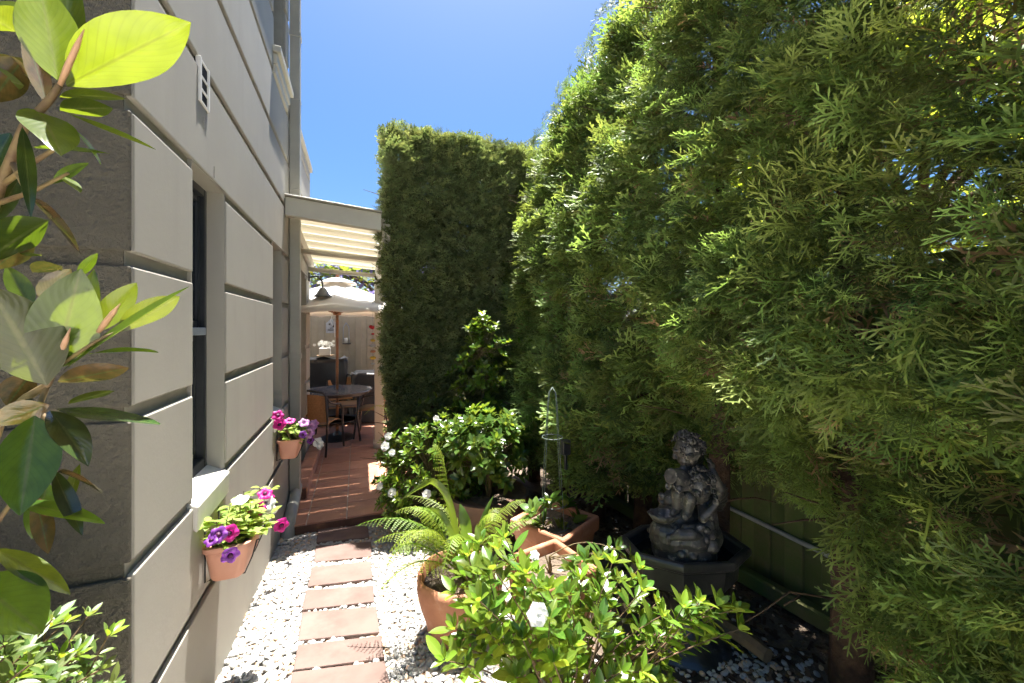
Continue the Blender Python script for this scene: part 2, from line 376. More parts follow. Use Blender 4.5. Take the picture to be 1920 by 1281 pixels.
def scatter(o_name, pts, rots, scl, idx, protos, parent=None, kind='stuff'):
    """one object that sets copies of a few small meshes on given points (geometry nodes), for what nobody could count"""
    me = bpy.data.meshes.new(o_name); me.vertices.add(len(pts))
    me.vertices.foreach_set('co', np.asarray(pts, dtype=np.float32).ravel())
    for nm, ty, arr, key in (('rot', 'FLOAT_VECTOR', rots, 'vector'), ('scl', 'FLOAT_VECTOR', scl, 'vector'), ('idx', 'INT', idx, 'value')):
        a = me.attributes.new(nm, ty, 'POINT'); a.data.foreach_set(key, np.asarray(arr, dtype=np.int32 if ty == 'INT' else np.float32).ravel())
    for p in protos:
        for mm in p.data.materials:
            if mm.name not in [x.name for x in me.materials]: me.materials.append(mm)
    o = link(o_name, me, parent, None, kind)
    g = bpy.data.node_groups.new(o_name+'_scatter', 'GeometryNodeTree')
    g.interface.new_socket('Geometry', in_out='INPUT', socket_type='NodeSocketGeometry')
    g.interface.new_socket('Geometry', in_out='OUTPUT', socket_type='NodeSocketGeometry')
    N, L = g.nodes, g.links
    gi = N.new('NodeGroupInput'); go = N.new('NodeGroupOutput')
    iop = N.new('GeometryNodeInstanceOnPoints'); L.new(gi.outputs[0], iop.inputs['Points'])
    j = N.new('GeometryNodeJoinGeometry')
    for p in protos:
        oi = N.new('GeometryNodeObjectInfo'); oi.inputs['Object'].default_value = p
        gt = N.new('GeometryNodeGeometryToInstance'); L.new(oi.outputs['Geometry'], gt.inputs[0]); L.new(gt.outputs[0], j.inputs[0])
    L.new(j.outputs[0], iop.inputs['Instance']); iop.inputs['Pick Instance'].default_value = True
    def attr(nm, ty):
        a = N.new('GeometryNodeInputNamedAttribute'); a.data_type = ty; a.inputs[0].default_value = nm
        return [s for s in a.outputs if s.enabled and s.name == 'Attribute'][0]
    L.new(attr('idx', 'INT'), iop.inputs['Instance Index'])
    e2r = N.new('FunctionNodeEulerToRotation'); L.new(attr('rot', 'FLOAT_VECTOR'), e2r.inputs[0]); L.new(e2r.outputs[0], iop.inputs['Rotation'])
    L.new(attr('scl', 'FLOAT_VECTOR'), iop.inputs['Scale'])
    L.new(iop.outputs[0], go.inputs[0])
    md = o.modifiers.new('scatter', 'NODES'); md.node_group = g
    return o
def proto(name, me): return bpy.data.objects.new(name, me)     # a source shape, never linked to the scene
def smoothnoise(seed):
    r = np.random.default_rng(seed); T = r.random((64, 64, 8))
    def f(x, y, k=0):
        x = np.asarray(x) % 64; y = np.asarray(y) % 64
        i = np.floor(x).astype(int); j = np.floor(y).astype(int); u = x-i; v = y-j; u = u*u*(3-2*u); v = v*v*(3-2*v)
        t = T[..., k]; g = lambda a, b: t[a % 64, b % 64]
        return (g(i, j)*(1-u)+g(i+1, j)*u)*(1-v)+(g(i, j+1)*(1-u)+g(i+1, j+1)*u)*v
    return f

# ================================================================ THE SETTING
ys = [-30, -3, -1, 0, .5, 1, 1.5, 2, 2.5, 3, 3.5, 3.9, 6, 12, 40, 400]
xs = [-400, -30, -8, -3, -1, -.6, 0, .6, 1.2, 1.8, 2.4, 3, 6, 30, 400]
b = MB()
for y in ys:
    for x in xs: b.v.append((x, y, gz(max(y, -3))-.02))
b.f = [(i*len(xs)+j, i*len(xs)+j+1, (i+1)*len(xs)+j+1, (i+1)*len(xs)+j) for i in range(len(ys)-1) for j in range(len(xs)-1)]
b.build('ground', M['soil'], kind='structure')

# the pale sand that the pebbles lie on
b = MB(); pl = [(-.58, .6), (1.25, .6), (1.12, 1.5), (.95, 2.2), (.9, 2.9), (.75, 3.4), (.6, 3.86), (-.58, 3.86)]
b.add([(x, y, gz(y)-.012) for x, y in pl], [tuple(range(len(pl)))])
bed = b.build('gravel_bed', M['gravel'], kind='structure')

# pale unseen paving, added behind the camera to bounce light into the shade
b = MB(); b.add([(x, y, gz(max(y, -3))-.006) for x, y in ((-9, -12), (2.1, -12), (2.1, -3), (2.0, .25), (1.35, .5), (1.25, .85), (-9, .85), (-9, -3))], [(0, 1, 2, 7), (7, 2, 3, 4, 5, 6)])
b.build('bounce_paving', M['pave'], kind='structure')
# stepping stones, far to near
PAV = [[(596.4,990),(689,985),(693,1007),(593,1016.5)],[(592,1023),(695.6,1015),(697,1043),(588.6,1054)],[(584.7,1062.6),(696,1051.7),(698.75,1084.5),(577,1099.4)],
       [(573.75,1105.6),(700,1097),(701.8,1127.5),(565.8,1143.3)],[(567,1147),(705.8,1136.4),(712.3,1185),(558.3,1200.7)],[(558,1208.6),(714.7,1191),(720.6,1233.4),(549.4,1256)],
       [(548.4,1259),(721.6,1238),(735,1300),(536,1325)]]
b = MB(); b.add([(-.34, 1.5, gz(1.5)-.008), (.16, 1.5, gz(1.5)-.008), (.14, 3.85, gz(3.85)-.008), (-.34, 3.85, gz(3.85)-.008)], [(0, 1, 2, 3)])
path = b.build('path', M['gravel'], kind='structure')
pavpoly = []
for q in PAV:
    g = [onG(*p)*.985 for p in q]; pavpoly.append([(p.x, p.y) for p in g])
    hi = [Vector(p) for p in (g[3], g[2], g[1], g[0])]; lo = [p-Vector((0, 0, .05)) for p in hi]
    b = MB(); b.hexa(lo, hi); b.build('paver', M['paver'], path, bevel=.006, seg=2)

# patio slab with terracotta tiles
PZ = -1.68
patio = boxpart('patio', (-.62, 1.35, 3.875, 8.6, -2.0, PZ-.012), M['grout'], kind='structure')
boxpart('slab_edge', (-.62, 1.35, 3.862, 3.874, -2.0, PZ-.016), M['slab'], patio)
T = .322
tl = MB(); tl.box(-.1565, .1565, -.1575, .1575, -.02, 0); tme = tl.mesh('tile', M['tile'], bevel=.003)
for i in range(6):
    for j in range(15):
        link('tile', tme, patio, Matrix.Translation((-.41+T*(i+.5)-T, 3.87+T*(j+.5), PZ + random.uniform(-.0008, .0008))))

# ================================================================ THE HOUSE
house = empty('house', (-2.5, 3.5, -1.75), 'beige rendered house with grooved block joints along the left of the path', 'house')
XW, YC = -.60, 1.455
H0 = .658; PIT = .4415; GR = .043
TOP = 3.32
ytall = 4.30
# solid core, with openings left out
def core(x0, x1, y0, y1, z0, z1): boxpart('wall', (x0, x1, y0, y1, z0, z1), M['core'], house)
W1 = (1.925, 2.353); W2 = (3.535, 3.94); WZ = (-.69, .658)
xc = XW-.02
core(-4.5, xc, YC+.02, W1[0], -1.9, TOP)
core(-4.5, xc, W1[1], W2[0], WZ[0], WZ[1])
core(-4.5, xc, W1[0], ytall, WZ[1], 2.16)
core(-4.5, xc, W1[0], ytall, -1.9, WZ[0])
core(-4.5, xc, W2[1], ytall, WZ[0], WZ[1])
core(-4.5, xc, W1[0], 3.56, 2.16, TOP); core(-4.5, xc, 4.13, ytall, 2.16, TOP); core(-4.5, xc-.12, 3.56, 4.13, 2.16, TOP)
core(-4.5, -.90, W1[0], W1[1], WZ[0], WZ[1]); core(-4.5, -.90, W2[0], W2[1], WZ[0], WZ[1])
# blocks of the side wall and the front wall, one by one between the grooves
tops = [H0+PIT*k for k in range(-4, 9)]
rows = [(-1.86, tops[0]-GR)] + [(tops[i], tops[i+1]-GR) for i in range(len(tops)-1)]
for z0, z1 in rows:
    if z0 > TOP-.1: continue
    mid = (z0+z1)/2
    if WZ[0]-.1 < mid < WZ[1]-.05: segs = [(YC+.022, W1[0]), (W1[1], W2[0]), (W2[1], ytall)]
    elif mid > 2.16: segs = [(YC+.022, 3.56), (4.13, ytall)]
    else: segs = [(YC+.022, ytall)]
    for a, c in segs:
        boxpart('wall_panel', (xc, XW, a, c, z0, min(z1, TOP)), M['paint'], house, bevel=.005, seg=2)
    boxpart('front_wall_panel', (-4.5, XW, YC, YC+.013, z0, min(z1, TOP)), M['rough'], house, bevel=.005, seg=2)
boxpart('eaves', (-4.6, XW+.10, YC-.1, 4.31, TOP+.001, TOP+.12), M['trim'], house, bevel=.01)
boxpart('front_joint_backing', (-4.5, xc-.001, YC+.0135, YC+.0195, -1.86, TOP-.001), M['rough'], house)  # carries the shade-darkened colour into the front joints
# windows
def window(y0, y1, z0, z1, deep):
    xf = XW-deep
    w = boxpart('window', (xf-.10, xf-.07, y0, y1, z0, z1), M['dark'], house)
    for nm, bx in (('frame', (xf-.068, xf, y0, y0+.035, z0, z1)), ('frame', (xf-.068, xf, y1-.035, y1, z0, z1)), ('frame', (xf-.068, xf, y0+.036, y1-.036, z1-.04, z1)),
                   ('frame', (xf-.068, xf, y0+.036, y1-.036, z0, z0+.05))):
        boxpart(nm, bx, M['frame'], w, bevel=.004)
    zm = (z0+z1)/2-.02
    for a, c, dx in ((z0+.052, zm-.012, -.045), (zm+.028, z1-.042, -.03)):
        boxpart('pane', (xf+dx-.006, xf+dx, y0+.06, y1-.06, a+.03, c-.03), M['glass'], w)
        for bx in ((y0+.037, y0+.058, a, c), (y1-.058, y1-.037, a, c)): boxpart('sash', (xf+dx-.02, xf+dx+.012, *bx), M['frame'], w, bevel=.003)
        for bx in ((a, a+.028), (c-.028, c)): boxpart('sash', (xf+dx-.02, xf+dx+.011, y0+.059, y1-.059, *bx), M['frame'], w, bevel=.003)
    boxpart('meeting_rail', (xf-.06, xf+.008, y0+.038, y1-.038, zm-.01, zm+.026), M['alu'], w, bevel=.003)
    return w
for y0, y1 in (W1, W2):
    w = window(y0, y1, WZ[0]+.02, WZ[1], .078)
    for nm, bx in (('reveal', (XW-.30, XW-.006, y1-.006, y1-.0005, WZ[0], WZ[1])), ('reveal', (XW-.30, XW-.006, y0+.0005, y0+.006, WZ[0], WZ[1])), ('reveal', (XW-.30, XW-.006, y0+.007, y1-.007, WZ[1]-.006, WZ[1]-.0005))):
        boxpart(nm, bx, M['paint'], w)
    s = MB(); zi = WZ[0]+.03
    s.hexa([(XW-.078, y0+.001, WZ[0]-.02), (XW+.012, y0+.001, WZ[0]-.12), (XW+.012, y1-.001, WZ[0]-.12), (XW-.078, y1-.001, WZ[0]-.02)],
           [(XW-.078, y0+.001, zi), (XW+.016, y0+.001, zi-.045), (XW+.016, y1-.001, zi-.045), (XW-.078, y1-.001, zi)])
    s.build('sill', M['sill'], w, bevel=.006, seg=2)
# upper window with its moulded sill
w = window(3.56, 4.13, 2.17, 3.30, .10)
boxpart('sill', (XW-.1, XW+.055, 3.52, 4.19, 2.10, 2.15), M['trim'], w, bevel=.006, seg=2)
boxpart('sill', (XW-.01, XW+.03, 3.54, 4.17, 2.02, 2.098), M['trim'], w, bevel=.006, seg=2)
boxpart('sill', (XW-.01, XW+.016, 3.55, 4.16, 1.95, 2.018), M['trim'], w, bevel=.004)
# air vent
v = boxpart('vent', (XW-.015, XW+.002, 1.985, 2.085, .925, 1.095), M['dark'], house)
for bx in ((1.98, 1.994, .92, 1.10), (2.076, 2.09, .92, 1.10)): boxpart('vent_frame', (XW-.01, XW+.009, *bx), M['white'], v, bevel=.002)
for z in (.92, .972, 1.024, 1.088): boxpart('vent_slat', (XW-.01, XW+.007, 1.995, 2.075, z, z+.010), M['white'], v, bevel=.002)
# hairline cracks and filled cable chases, raised lines of filler
for y, z0, z1 in ((2.04, .83, .88), (2.17, .67, .72)): boxpart('filler_line', (XW, XW+.0025, y, y+.004, z0, z1), M['core'], house)
# downpipe with brackets and bend
dp = boxpart('downpipe', (XW+.002, XW+.092, 4.305, 4.395, -1.55, 3.6), M['pipe'], house, bevel=.008, seg=2)
for z in (-.3, 2.75): boxpart('pipe_bracket', (XW, XW+.098, 4.30, 4.40, z, z+.05), M['pipe'], dp, bevel=.003)
for z in (-.95, 1.3, 2.15): boxpart('pipe_joint', (XW+.001, XW+.0955, 4.302, 4.3985, z, z+.012), M['pipe'], dp, bevel=.003)
e = MB(); e.tube([(-.545, 4.36, -1.50), (-.545, 4.34, -1.56), (-.545, 4.22, -1.60), (-.545, 4.05, -1.63), (-.545, 3.93, -1.66), (-.545, 3.86, -1.72), (-.545, 3.83, -1.80), (-.545, 3.83, -1.9)], .05, 20)
e.build('pipe_bend', M['pipe'], dp, smooth=True)
# lower wing behind the pipe
core(-4.5, xc, 4.302, 4.95, -1.9, 2.10); core(-4.5, xc, 5.70, 6.10, -1.9, 2.10); core(-4.5, xc, 4.95, 5.70, .70, 2.10); core(-4.5, -.95, 4.95, 5.70, -1.9, .70)
boxpart('parapet_cap', (-4.5, XW+.03, 4.42, 6.13, 2.10, 2.16), M['paint'], house, bevel=.006)
for z0, z1 in rows:
    z1 = min(z1, 2.098)
    if z1 <= z0+.05: continue
    segs = [(4.41, 4.95), (5.70, 6.10)] if (z0+z1)/2 < .68 else [(4.41, 6.10)]
    for a, c in segs: boxpart('wall_panel', (xc, XW, a, c, z0, z1), M['paint'], house, bevel=.005, seg=2)
boxpart('wing_end_wall', (-4.5, XW-.001, 6.101, 6.115, -1.9, 2.098), M['paint'], house)
d = boxpart('door', (-.80, -.76, 4.96, 5.69, -1.66, .69), M['trim'], house, bevel=.004)
for z0, z1 in ((-1.5, -.75), (-.6, .1), (.2, .6)): boxpart('door_panel', (-.758, -.75, 5.06, 5.59, z0, z1), M['trim'], d, bevel=.004)
h = MB(); h.tube([(-.755, 5.6, -.65), (-.70, 5.6, -.65), (-.70, 5.52, -.65)], .011, 8); h.build('door_handle', M['alu'], d, smooth=True)
# tiled plinth step along the wing
st = boxpart('door_step', (XW+.001, -.47, 4.42, 5.98, PZ+.001, PZ+.10), M['slab'], house, bevel=.006)
for j in range(5): boxpart('tile', (XW+.004, -.462, 4.424+.31*j, 4.424+.31*j+.304, PZ+.101, PZ+.118), M['tile'], st, bevel=.004)
for j in range(5): boxpart('tile', (-.468, -.458, 4.424+.31*j, 4.424+.31*j+.304, PZ+.002, PZ+.099), M['tile'], st, bevel=.003)

# ================================================================ PATIO ROOF
roof = empty('patio_roof', (.1, 5.8, -1.68), 'cream patio roof on a square post, joined to the beige house', 'patio roof')
def zr(x, y=5): return 1.13-.085*(x+.6)-.10*(y-4.1)
def slop(name, x0, x1, y0, y1, dz0, dz1, m, bev=.006):
    b = MB(); b.hexa([(x0, y0, zr(x0, y0)+dz0), (x1, y0, zr(x1, y0)+dz0), (x1, y1, zr(x1, y1)+dz0), (x0, y1, zr(x0, y1)+dz0)],
                     [(x0, y0, zr(x0, y0)+dz1), (x1, y0, zr(x1, y0)+dz1), (x1, y1, zr(x1, y1)+dz1), (x0, y1, zr(x0, y1)+dz1)])
    return b.build(name, m, roof, bevel=bev)
slop('front_beam', XW+.002, .215, 4.06, 4.12, -.14, .025, M['trim'])
slop('flashing', XW+.002, .22, 4.03, 4.13, .027, .040, M['pipe'], .003)
slop('side_beam', .235, .305, 4.13, 6.1, -.20, -.04, M['trim'])
slop('wall_plate', XW+.003, XW+.05, 4.42, 6.09, -.16, -.03, M['trim'])
y = 4.13; k = 0
while y < 5.85:                 # pan sheets, each with its raised rib
    slop('roof_sheet', XW+.004, .315, y, y+.22, -.008, .002, M['cream'], .001)
    slop('roof_rib', XW+.004, .315, y+.222, y+.275, -.045, -.010, M['cream'], .004)
    y += .28; k += 1
for yy in (4.95, 5.8):
    t = MB(); t.tube([(XW+.01, yy, zr(-.6, yy)-.21), (.26, yy, zr(.26, yy)-.19)], .028, 14); t.build('tie_rod', M['trim'], roof, smooth=True)
for (px, py) in ((.285, 5.99),):
    p = boxpart('post', (px-.06, px+.06, py-.06, py+.06, PZ+.002, zr(px, py)-.21), M['trim'], roof, bevel=.006)
    boxpart('post_base', (px-.078, px+.078, py-.078, py+.078, PZ+.001, PZ+.10), M['trim'], p, bevel=.01, seg=2)

# ================================================================ FENCES
fen = empty('paling_fence', (2.36, 2, -1.6), 'mossy timber paling fence with capping boards behind the tall hedge', 'fence')
y = -.6
bds = []
for k in range(3):
    b = MB(); b.box(-.009, .009, -.0535, .0535, 0, 1.83+.02*k); bds.append(b.mesh('board', M['board'], bevel=.003))
while y < 5.4:
    link('board', bds[random.randrange(3)], fen, Matrix.Translation((2.36+(.0085 if round(y*10) % 2 else -.0085)+random.uniform(-.002, .002), y, gz(y)-.03)) @ Matrix.Rotation(random.uniform(-.008, .008), 4, 'X'))
    y += .1
for z in (-.02, -1.0): 
    b = MB(); b.box(2.382, 2.42, -.7, 5.4, z-.35, z-.27); b.build('rail', M['timber'], fen, bevel=.004)
b = MB(); b.box(2.345, 2.40, -.7, 5.4, .30, .325); b.build('capping', M['board'], fen, bevel=.004)
for y in (.0, 1.8, 3.6, 5.3):
    boxpart('fence_post', (2.425, 2.51, y-.045, y+.045, -2.0, .28), M['board'], fen, bevel=.006)
b = MB(); b.hexa([(2.20, -.6, gz(-.6)-.03), (2.27, -.6, gz(-.6)-.03), (2.27, 5, gz(5)-.03), (2.20, 5, gz(5)-.03)],
                 [(2.20, -.6, gz(-.6)+.06), (2.27, -.6, gz(-.6)+.06), (2.27, 5, gz(5)+.06), (2.20, 5, gz(5)+.06)])
tag(b.build('edging_timber', M['board'], bevel=.01), 'long mossy timber edging lying along the foot of the paling fence', 'edging')
b = MB(); b.tube([(2.325, -.5, -1.215), (2.328, .6, -1.20), (2.325, 1.3, -1.205), (2.33, 2.2, -1.21), (2.325, 4.2, -1.22)], .0135, 10)
tag(b.build('conduit', M['pvc'], smooth=True), 'pale grey conduit pipe fixed along the lower part of the mossy fence', 'pipe')

bf = empty('back_fence', (.3, 8.45, -1.68), 'tall painted beige board fence closing off the back of the patio', 'fence')
for i in range(34):
    x = -1.55+i*.108
    boxpart('board', (x-.004, x+.110, 8.40+.012*(i % 2), 8.411+.012*(i % 2), PZ, .50), M['bboard'], bf, bevel=.003)
for z in (-1.3, -.4, .36): boxpart('rail', (-1.56, 2.1, 8.425, 8.47, z, z+.07), M['bboard'], bf, bevel=.003)

# ================================================================ PATIO FURNITURE
UX, UY = -.285, 6.68
um = empty('patio_umbrella', (UX, UY, PZ), 'white canvas market umbrella with timber pole and ribs standing over the patio table', 'umbrella')
b = MB(); b.tube([(UX, UY, PZ+.04), (UX, UY, .74)], .021, 14); b.build('pole', M['teak'], um, smooth=True)
b = MB(); b.lathe([(.0, .10), (.02, .10), (.012, .07), (.028, .055), (.024, .02), (.03, .0), (0, 0)], 14, (UX, UY, .735)); b.build('finial', M['teak'], um, smooth=True)
b = MB(); b.lathe([(.25, 0), (.25, .018), (.20, .04), (.06, .055), (.035, .11), (.024, .11)], 28, (UX, UY, PZ+.002)); b.build('base', M['iron'], um, smooth=True, angle=.7)
b = MB(); b.lathe([(.022, 0), (.055, .01), (.06, .05), (.022, .08)], 14, (UX, UY, .18)); b.build('hub', M['teak'], um, smooth=True)
R, ZA, ZR = 1.22, .72, .25
cv, cf = [], []
nr, na = 9, 48
for i in range(nr+1):
    t = i/nr
    for j in range(na):
        a = 2*math.pi*j/na
        k = abs(((j % 6)/6)-.5)*2                     # 1 on a rib, 0 between two ribs
        r = R*t*(math.cos(math.pi/8)/math.cos((a+math.pi/8*0) % (math.pi/4)-math.pi/8)) if t else 0
        sag = -.075*(1-k)*math.sin(math.pi*min(1, t*.98))*t + .006*math.sin(7*a+4*t)
        cv.append((UX+r*math.cos(a), UY+r*math.sin(a), ZA-(ZA-ZR)*(t**.92)+sag*.7))
for j in range(na):                                   # valance
    a = 2*math.pi*j/na; v = cv[nr*na+j]; cv.append((UX+(v[0]-UX)*1.005, UY+(v[1]-UY)*1.005, v[2]-.055-.012*math.sin(j*1.9)))
cf = [(i*na+j, i*na+(j+1) % na, (i+1)*na+(j+1) % na, (i+1)*na+j) for i in range(nr+1) for j in range(na)]
b = MB(); b.add(cv, cf); can = b.build('canopy', M['canvas'], um, smooth=True)
sl = can.modifiers.new('thickness', 'SOLIDIFY'); sl.thickness = .004
b = MB(); b.lathe([(0, .035), (.10, .02), (.27, -.045), (.285, -.065), (.26, -.05), (.1, .01)], 24, (UX, UY, ZA)); b.build('vent_cap', M['canvas'], um, smooth=True)
for j in range(8):
    a = math.pi/4*j; ca, sa = math.cos(a), math.sin(a)
    b = MB(); b.tube([(UX+.04*ca, UY+.04*sa, ZA-.04), (UX+R*.98*ca, UY+R*.98*sa, ZR-.01)], .011, 6); r = b.build('rib', M['teak'], um)
    b = MB(); b.tube([(UX+.05*ca, UY+.05*sa, .22), (UX+.62*ca, UY+.62*sa, ZA-(ZA-ZR)*.54-.03)], .009, 6); b.build('strut', M['teak'], r)
b = MB(); b.tube([(UX-.06, UY-.03, .22), (UX-.09, UY-.04, .1), (UX-.06, UY-.05, .02), (UX-.04, UY-.05, .12), (UX-.03, UY-.03, -.15)], .005, 6); b.build('cord', M['white'], um, smooth=True)

TX, TY = -.285, 6.68
tb = empty('round_table', (TX, TY, PZ), 'round grey patio table around the umbrella pole with dark metal legs', 'table')
b = MB(); b.lathe([(.035, -.012), (.50, -.012), (.51, 0), (.50, .012), (.035, .012)], 40, (TX, TY, -.95)); b.build('table_top', M['ttop'], tb, smooth=True, angle=.6)
b = MB(); b.lathe([(.46, -.05), (.47, -.013), (.455, -.013), (.45, -.05)], 40, (TX, TY, -.95)); b.build('apron', M['iron'], tb, smooth=True, angle=.6)
for j in range(4):
    a = math.pi/4+math.pi/2*j; ca, sa = math.cos(a), math.sin(a)
    b = MB(); b.tube([(TX+.44*ca, TY+.44*sa, -.98), (TX+.40*ca, TY+.40*sa, -1.3), (TX+.46*ca, TY+.46*sa, PZ+.012)], .016, 8); b.build('leg', M['iron'], tb, smooth=True)
b = MB(); b.lathe([(.30, 0), (.31, .01), (.30, .02), (.29, .01), (.30, 0)], 30, (TX, TY, -1.40)); b.build('stretcher_ring', M['iron'], tb, smooth=True)

def chair(x, y, rz, label):
    c = empty('patio_chair', (x, y, PZ), label, 'chair', 'wicker chairs around the patio table', rz)
    R4 = Matrix.Translation((x, y, PZ)) @ Matrix.Rotation(rz, 4, 'Z')
    def put(b, nm, m, sm=True): 
        b.v = [tuple(R4 @ Vector(v)) for v in b.v]; return b.build(nm, m, c, smooth=sm)
    b = MB()                                         # curved seat, front edge rolled
    n = 9
    for i in range(n):
        t = i/(n-1); yy = -.21+.44*t; zz = .42+.02*math.sin(t*3)+(-.03*max(0, t-.8)/.2)
        for xx in (-.22, .22): b.v.append((xx, yy, zz))
        for xx in (-.22, .22): b.v.append((xx, yy, zz-.018))
    for i in range(n-1):
        o = i*4; b.f += [(o, o+1, o+5, o+4), (o+2, o+6, o+7, o+3), (o, o+4, o+6, o+2), (o+1, o+3, o+7, o+5)]
    b.f += [(0, 2, 3, 1), (n*4-4, n*4-3, n*4-1, n*4-2)]
    put(b, 'seat', M['wicker'])
    b = MB(); n, m = 9, 7                            # curved back
    for s in (0, .016):
        for i in range(n):
            u = -1+2*i/(n-1)
            for k in range(m):
                t = k/(m-1); wz = .44+.38*t*(1-.10*u*u)
                b.v.append((u*(.215+.01*t), -.215-.07*t+.06*u*u-s, wz))
    g = lambda s, i, k: s*n*m+i*m+k
    for s in (0, 1):
        for i in range(n-1):
            for k in range(m-1):
                q = (g(s, i, k), g(s, i+1, k), g(s, i+1, k+1), g(s, i, k+1)); b.f.append(q if s == 0 else q[::-1])
    put(b, 'backrest', M['wicker'])
    for sx in (-1, 1):
        b = MB(); b.tube([(sx*.25, .24, .01), (sx*.25, .20, .35), (sx*.26, .17, .56), (sx*.262, .10, .635), (sx*.26, -.05, .66), (sx*.245, -.17, .70), (sx*.235, -.25, .78)], .014, 8); put(b, 'arm', M['iron'])
        b = MB(); b.tube([(sx*.235, -.26, .80), (sx*.235, -.21, .45), (sx*.24, -.27, .01)], .014, 8); put(b, 'leg', M['iron'])
    b = MB(); b.tube([(-.235, -.25, .78), (-.20, -.275, .84), (0, -.30, .875), (.20, -.275, .84), (.235, -.25, .78)], .014, 8); put(b, 'back_frame', M['iron'])
    b = MB(); b.tube([(-.245, .20, .40), (.245, .20, .40)], .011, 8); b.tube([(-.235, -.21, .40), (.235, -.21, .40)], .011, 8); put(b, 'seat_frame', M['iron'])
    return c
chair(-.50, 6.05, math.radians(-22), 'tan wicker chair with dark arms, its back to the camera, nearest the house wall')
chair(-.22, 7.32, math.radians(184), 'tan wicker chair on the far side of the round table facing the camera')
chair(.22, 6.72, math.radians(82), 'chair at the right of the round table half hidden by the roof post')

def cover(name, x0, x1, y0, y1, z1, seed, label):
    f = smoothnoise(seed); n, m, h = 26, 16, 14
    # a draped box: top with dips, sides with folds
    pts = []; per = []
    rx, ry = (x1-x0)/2, (y1-y0)/2; cx_, cy_ = (x0+x1)/2, (y0+y1)/2
    N = 72; V = []; F = []
    for i in range(h+1):
        t = i/h
        for j in range(N):
            a = 2*math.pi*j/N; ca, sa = math.cos(a), math.sin(a); e = .22
            sx = math.copysign(abs(ca)**e, ca); sy = math.copysign(abs(sa)**e, sa)
            fold = (float(f(j*.55, i*.22))-.5)*.10*(.25+t)
            s = 1+fold+.03*t
            z = z1-(z1-PZ-.03)*t - (float(f(j*.3+9, 3))-.5)*.07*(1-t)
            V.append((cx_+rx*sx*s, cy_+ry*sy*s, z))
    k0 = len(V)
    for q, sc in ((1, .75), (2, .4), (3, .0)):
        for j in range(N):
            v = V[j]; x = cx_+(v[0]-cx_)*sc; y = cy_+(v[1]-cy_)*sc
            V.append((x, y, z1+.05*(1-sc)-.06*float(f(x*6+3, y*6, 2))))
    F = [(i*N+j, (i+1)*N+j, (i+1)*N+(j+1) % N, i*N+(j+1) % N) for i in range(h) for j in range(N)]
    prev = 0
    for q in range(3):
        o = k0+q*N
        F += [(prev+j, prev+(j+1) % N, o+(j+1) % N, o+j) for j in range(N)]; prev = o
    b = MB(); b.add(V, F); o = b.build(name, M['cover'], smooth=True); tag(o, label, 'barbecue')
cover('covered_barbecue', -.95, -.16, 7.55, 8.15, -.55, 3, 'tall barbecue under a creased black vinyl cover behind the round table')
cover('covered_side_burner', -.10, .46, 7.5, 8.05, -.82, 5, 'lower lump under black cover to the right of the tall barbecue')

fa = empty('flower_arrangement', (-.52, 7.85, -.48), 'white daisies in a pale box on a tray on the covered barbecue', 'flowers')
b = MB(); b.lathe([(.0, 0), (.13, 0), (.15, .012), (.14, .014), (.0, .008)], 24, (-.52, 7.80, -.50)); b.build('tray', M['timber'], fa, smooth=True)
boxpart('flower_box', (-.62, -.44, 7.73, 7.86, -.488, -.36), M['white'], fa, bevel=.004)
dm = MB()
for k in range(9):
    a = 2*math.pi*k/9; dm.add([(0, 0, 0), (.018*math.cos(a-.25), .018*math.sin(a-.25), .004), (.026*math.cos(a), .026*math.sin(a), .002), (.018*math.cos(a+.25), .018*math.sin(a+.25), .004)], [(0, 1, 2, 3)])
dme = dm.mesh('daisy', M['petalw'])
for k in range(34):
    p = Vector((-.53+random.gauss(0, .075), 7.79+random.gauss(0, .04), -.33+random.uniform(0, .09)))
    link('daisy', dme, fa, place(p, (random.uniform(-1, 1), .2, 1), (random.uniform(-.6, .6), -1, random.uniform(-.1, .9)), 1.1))
b = MB()
for k in range(10): b.tube([(-.53+random.uniform(-.06, .06), 7.79, -.40), (-.53+random.uniform(-.12, .12), 7.78, -.32+random.uniform(0, .06))], .003, 4)
b.build('stem', M['stem'], fa)

pq = empty('wall_plaque', (-.46, 8.395, .02), 'small grey house shaped plaque hung on the back fence', 'plaque')
b = MB(); pr = [(-.09, -.13), (.09, -.13), (.09, .06), (0, .15), (-.09, .06)]
b.add([(-.46+x, 8.398, .02+z) for x, z in pr]+[(-.46+x, 8.38, .02+z) for x, z in pr], [(0, 1, 2, 3, 4)[::-1], (5, 6, 7, 8, 9)] + [(i, (i+1) % 5, 5+(i+1) % 5, 5+i) for i in range(5)])
b.build('panel', M['plaque'], pq)
for (x, z, w, h_) in ((-.03, .04, .03, .035), (.035, .0, .028, .04), (-.01, -.07, .10, .018), (.0, -.035, .05, .012)):
    boxpart('motif', (-.46+x-w/2, -.46+x+w/2, 8.374, 8.3795, .02+z-h_/2, .02+z+h_/2), M['iron'], pq)
hl = empty('hanging_ornament', (-.20, 8.38, -.1), 'slim wire framed candle lantern hanging on the back fence beside the umbrella pole', 'lantern')
for dx in (-.055, .055): 
    b = MB(); b.tube([(-.20+dx, 8.36, -.30), (-.20+dx*.9, 8.36, 0), (-.20, 8.37, .09)], .006, 6); b.build('lantern_wire', M['alu'], hl, smooth=True)
b = MB(); b.lathe([(.0, 0), (.075, 0), (.08, .02), (.0, .012)], 16, (-.19, 8.34, -.32)); b.build('lantern_dish', M['iron'], hl, smooth=True)
b = MB(); b.lathe([(.03, 0), (.03, .10), (0, .10)], 12, (-.20, 8.34, -.30)); b.build('candle', M['sill'], hl, smooth=True)

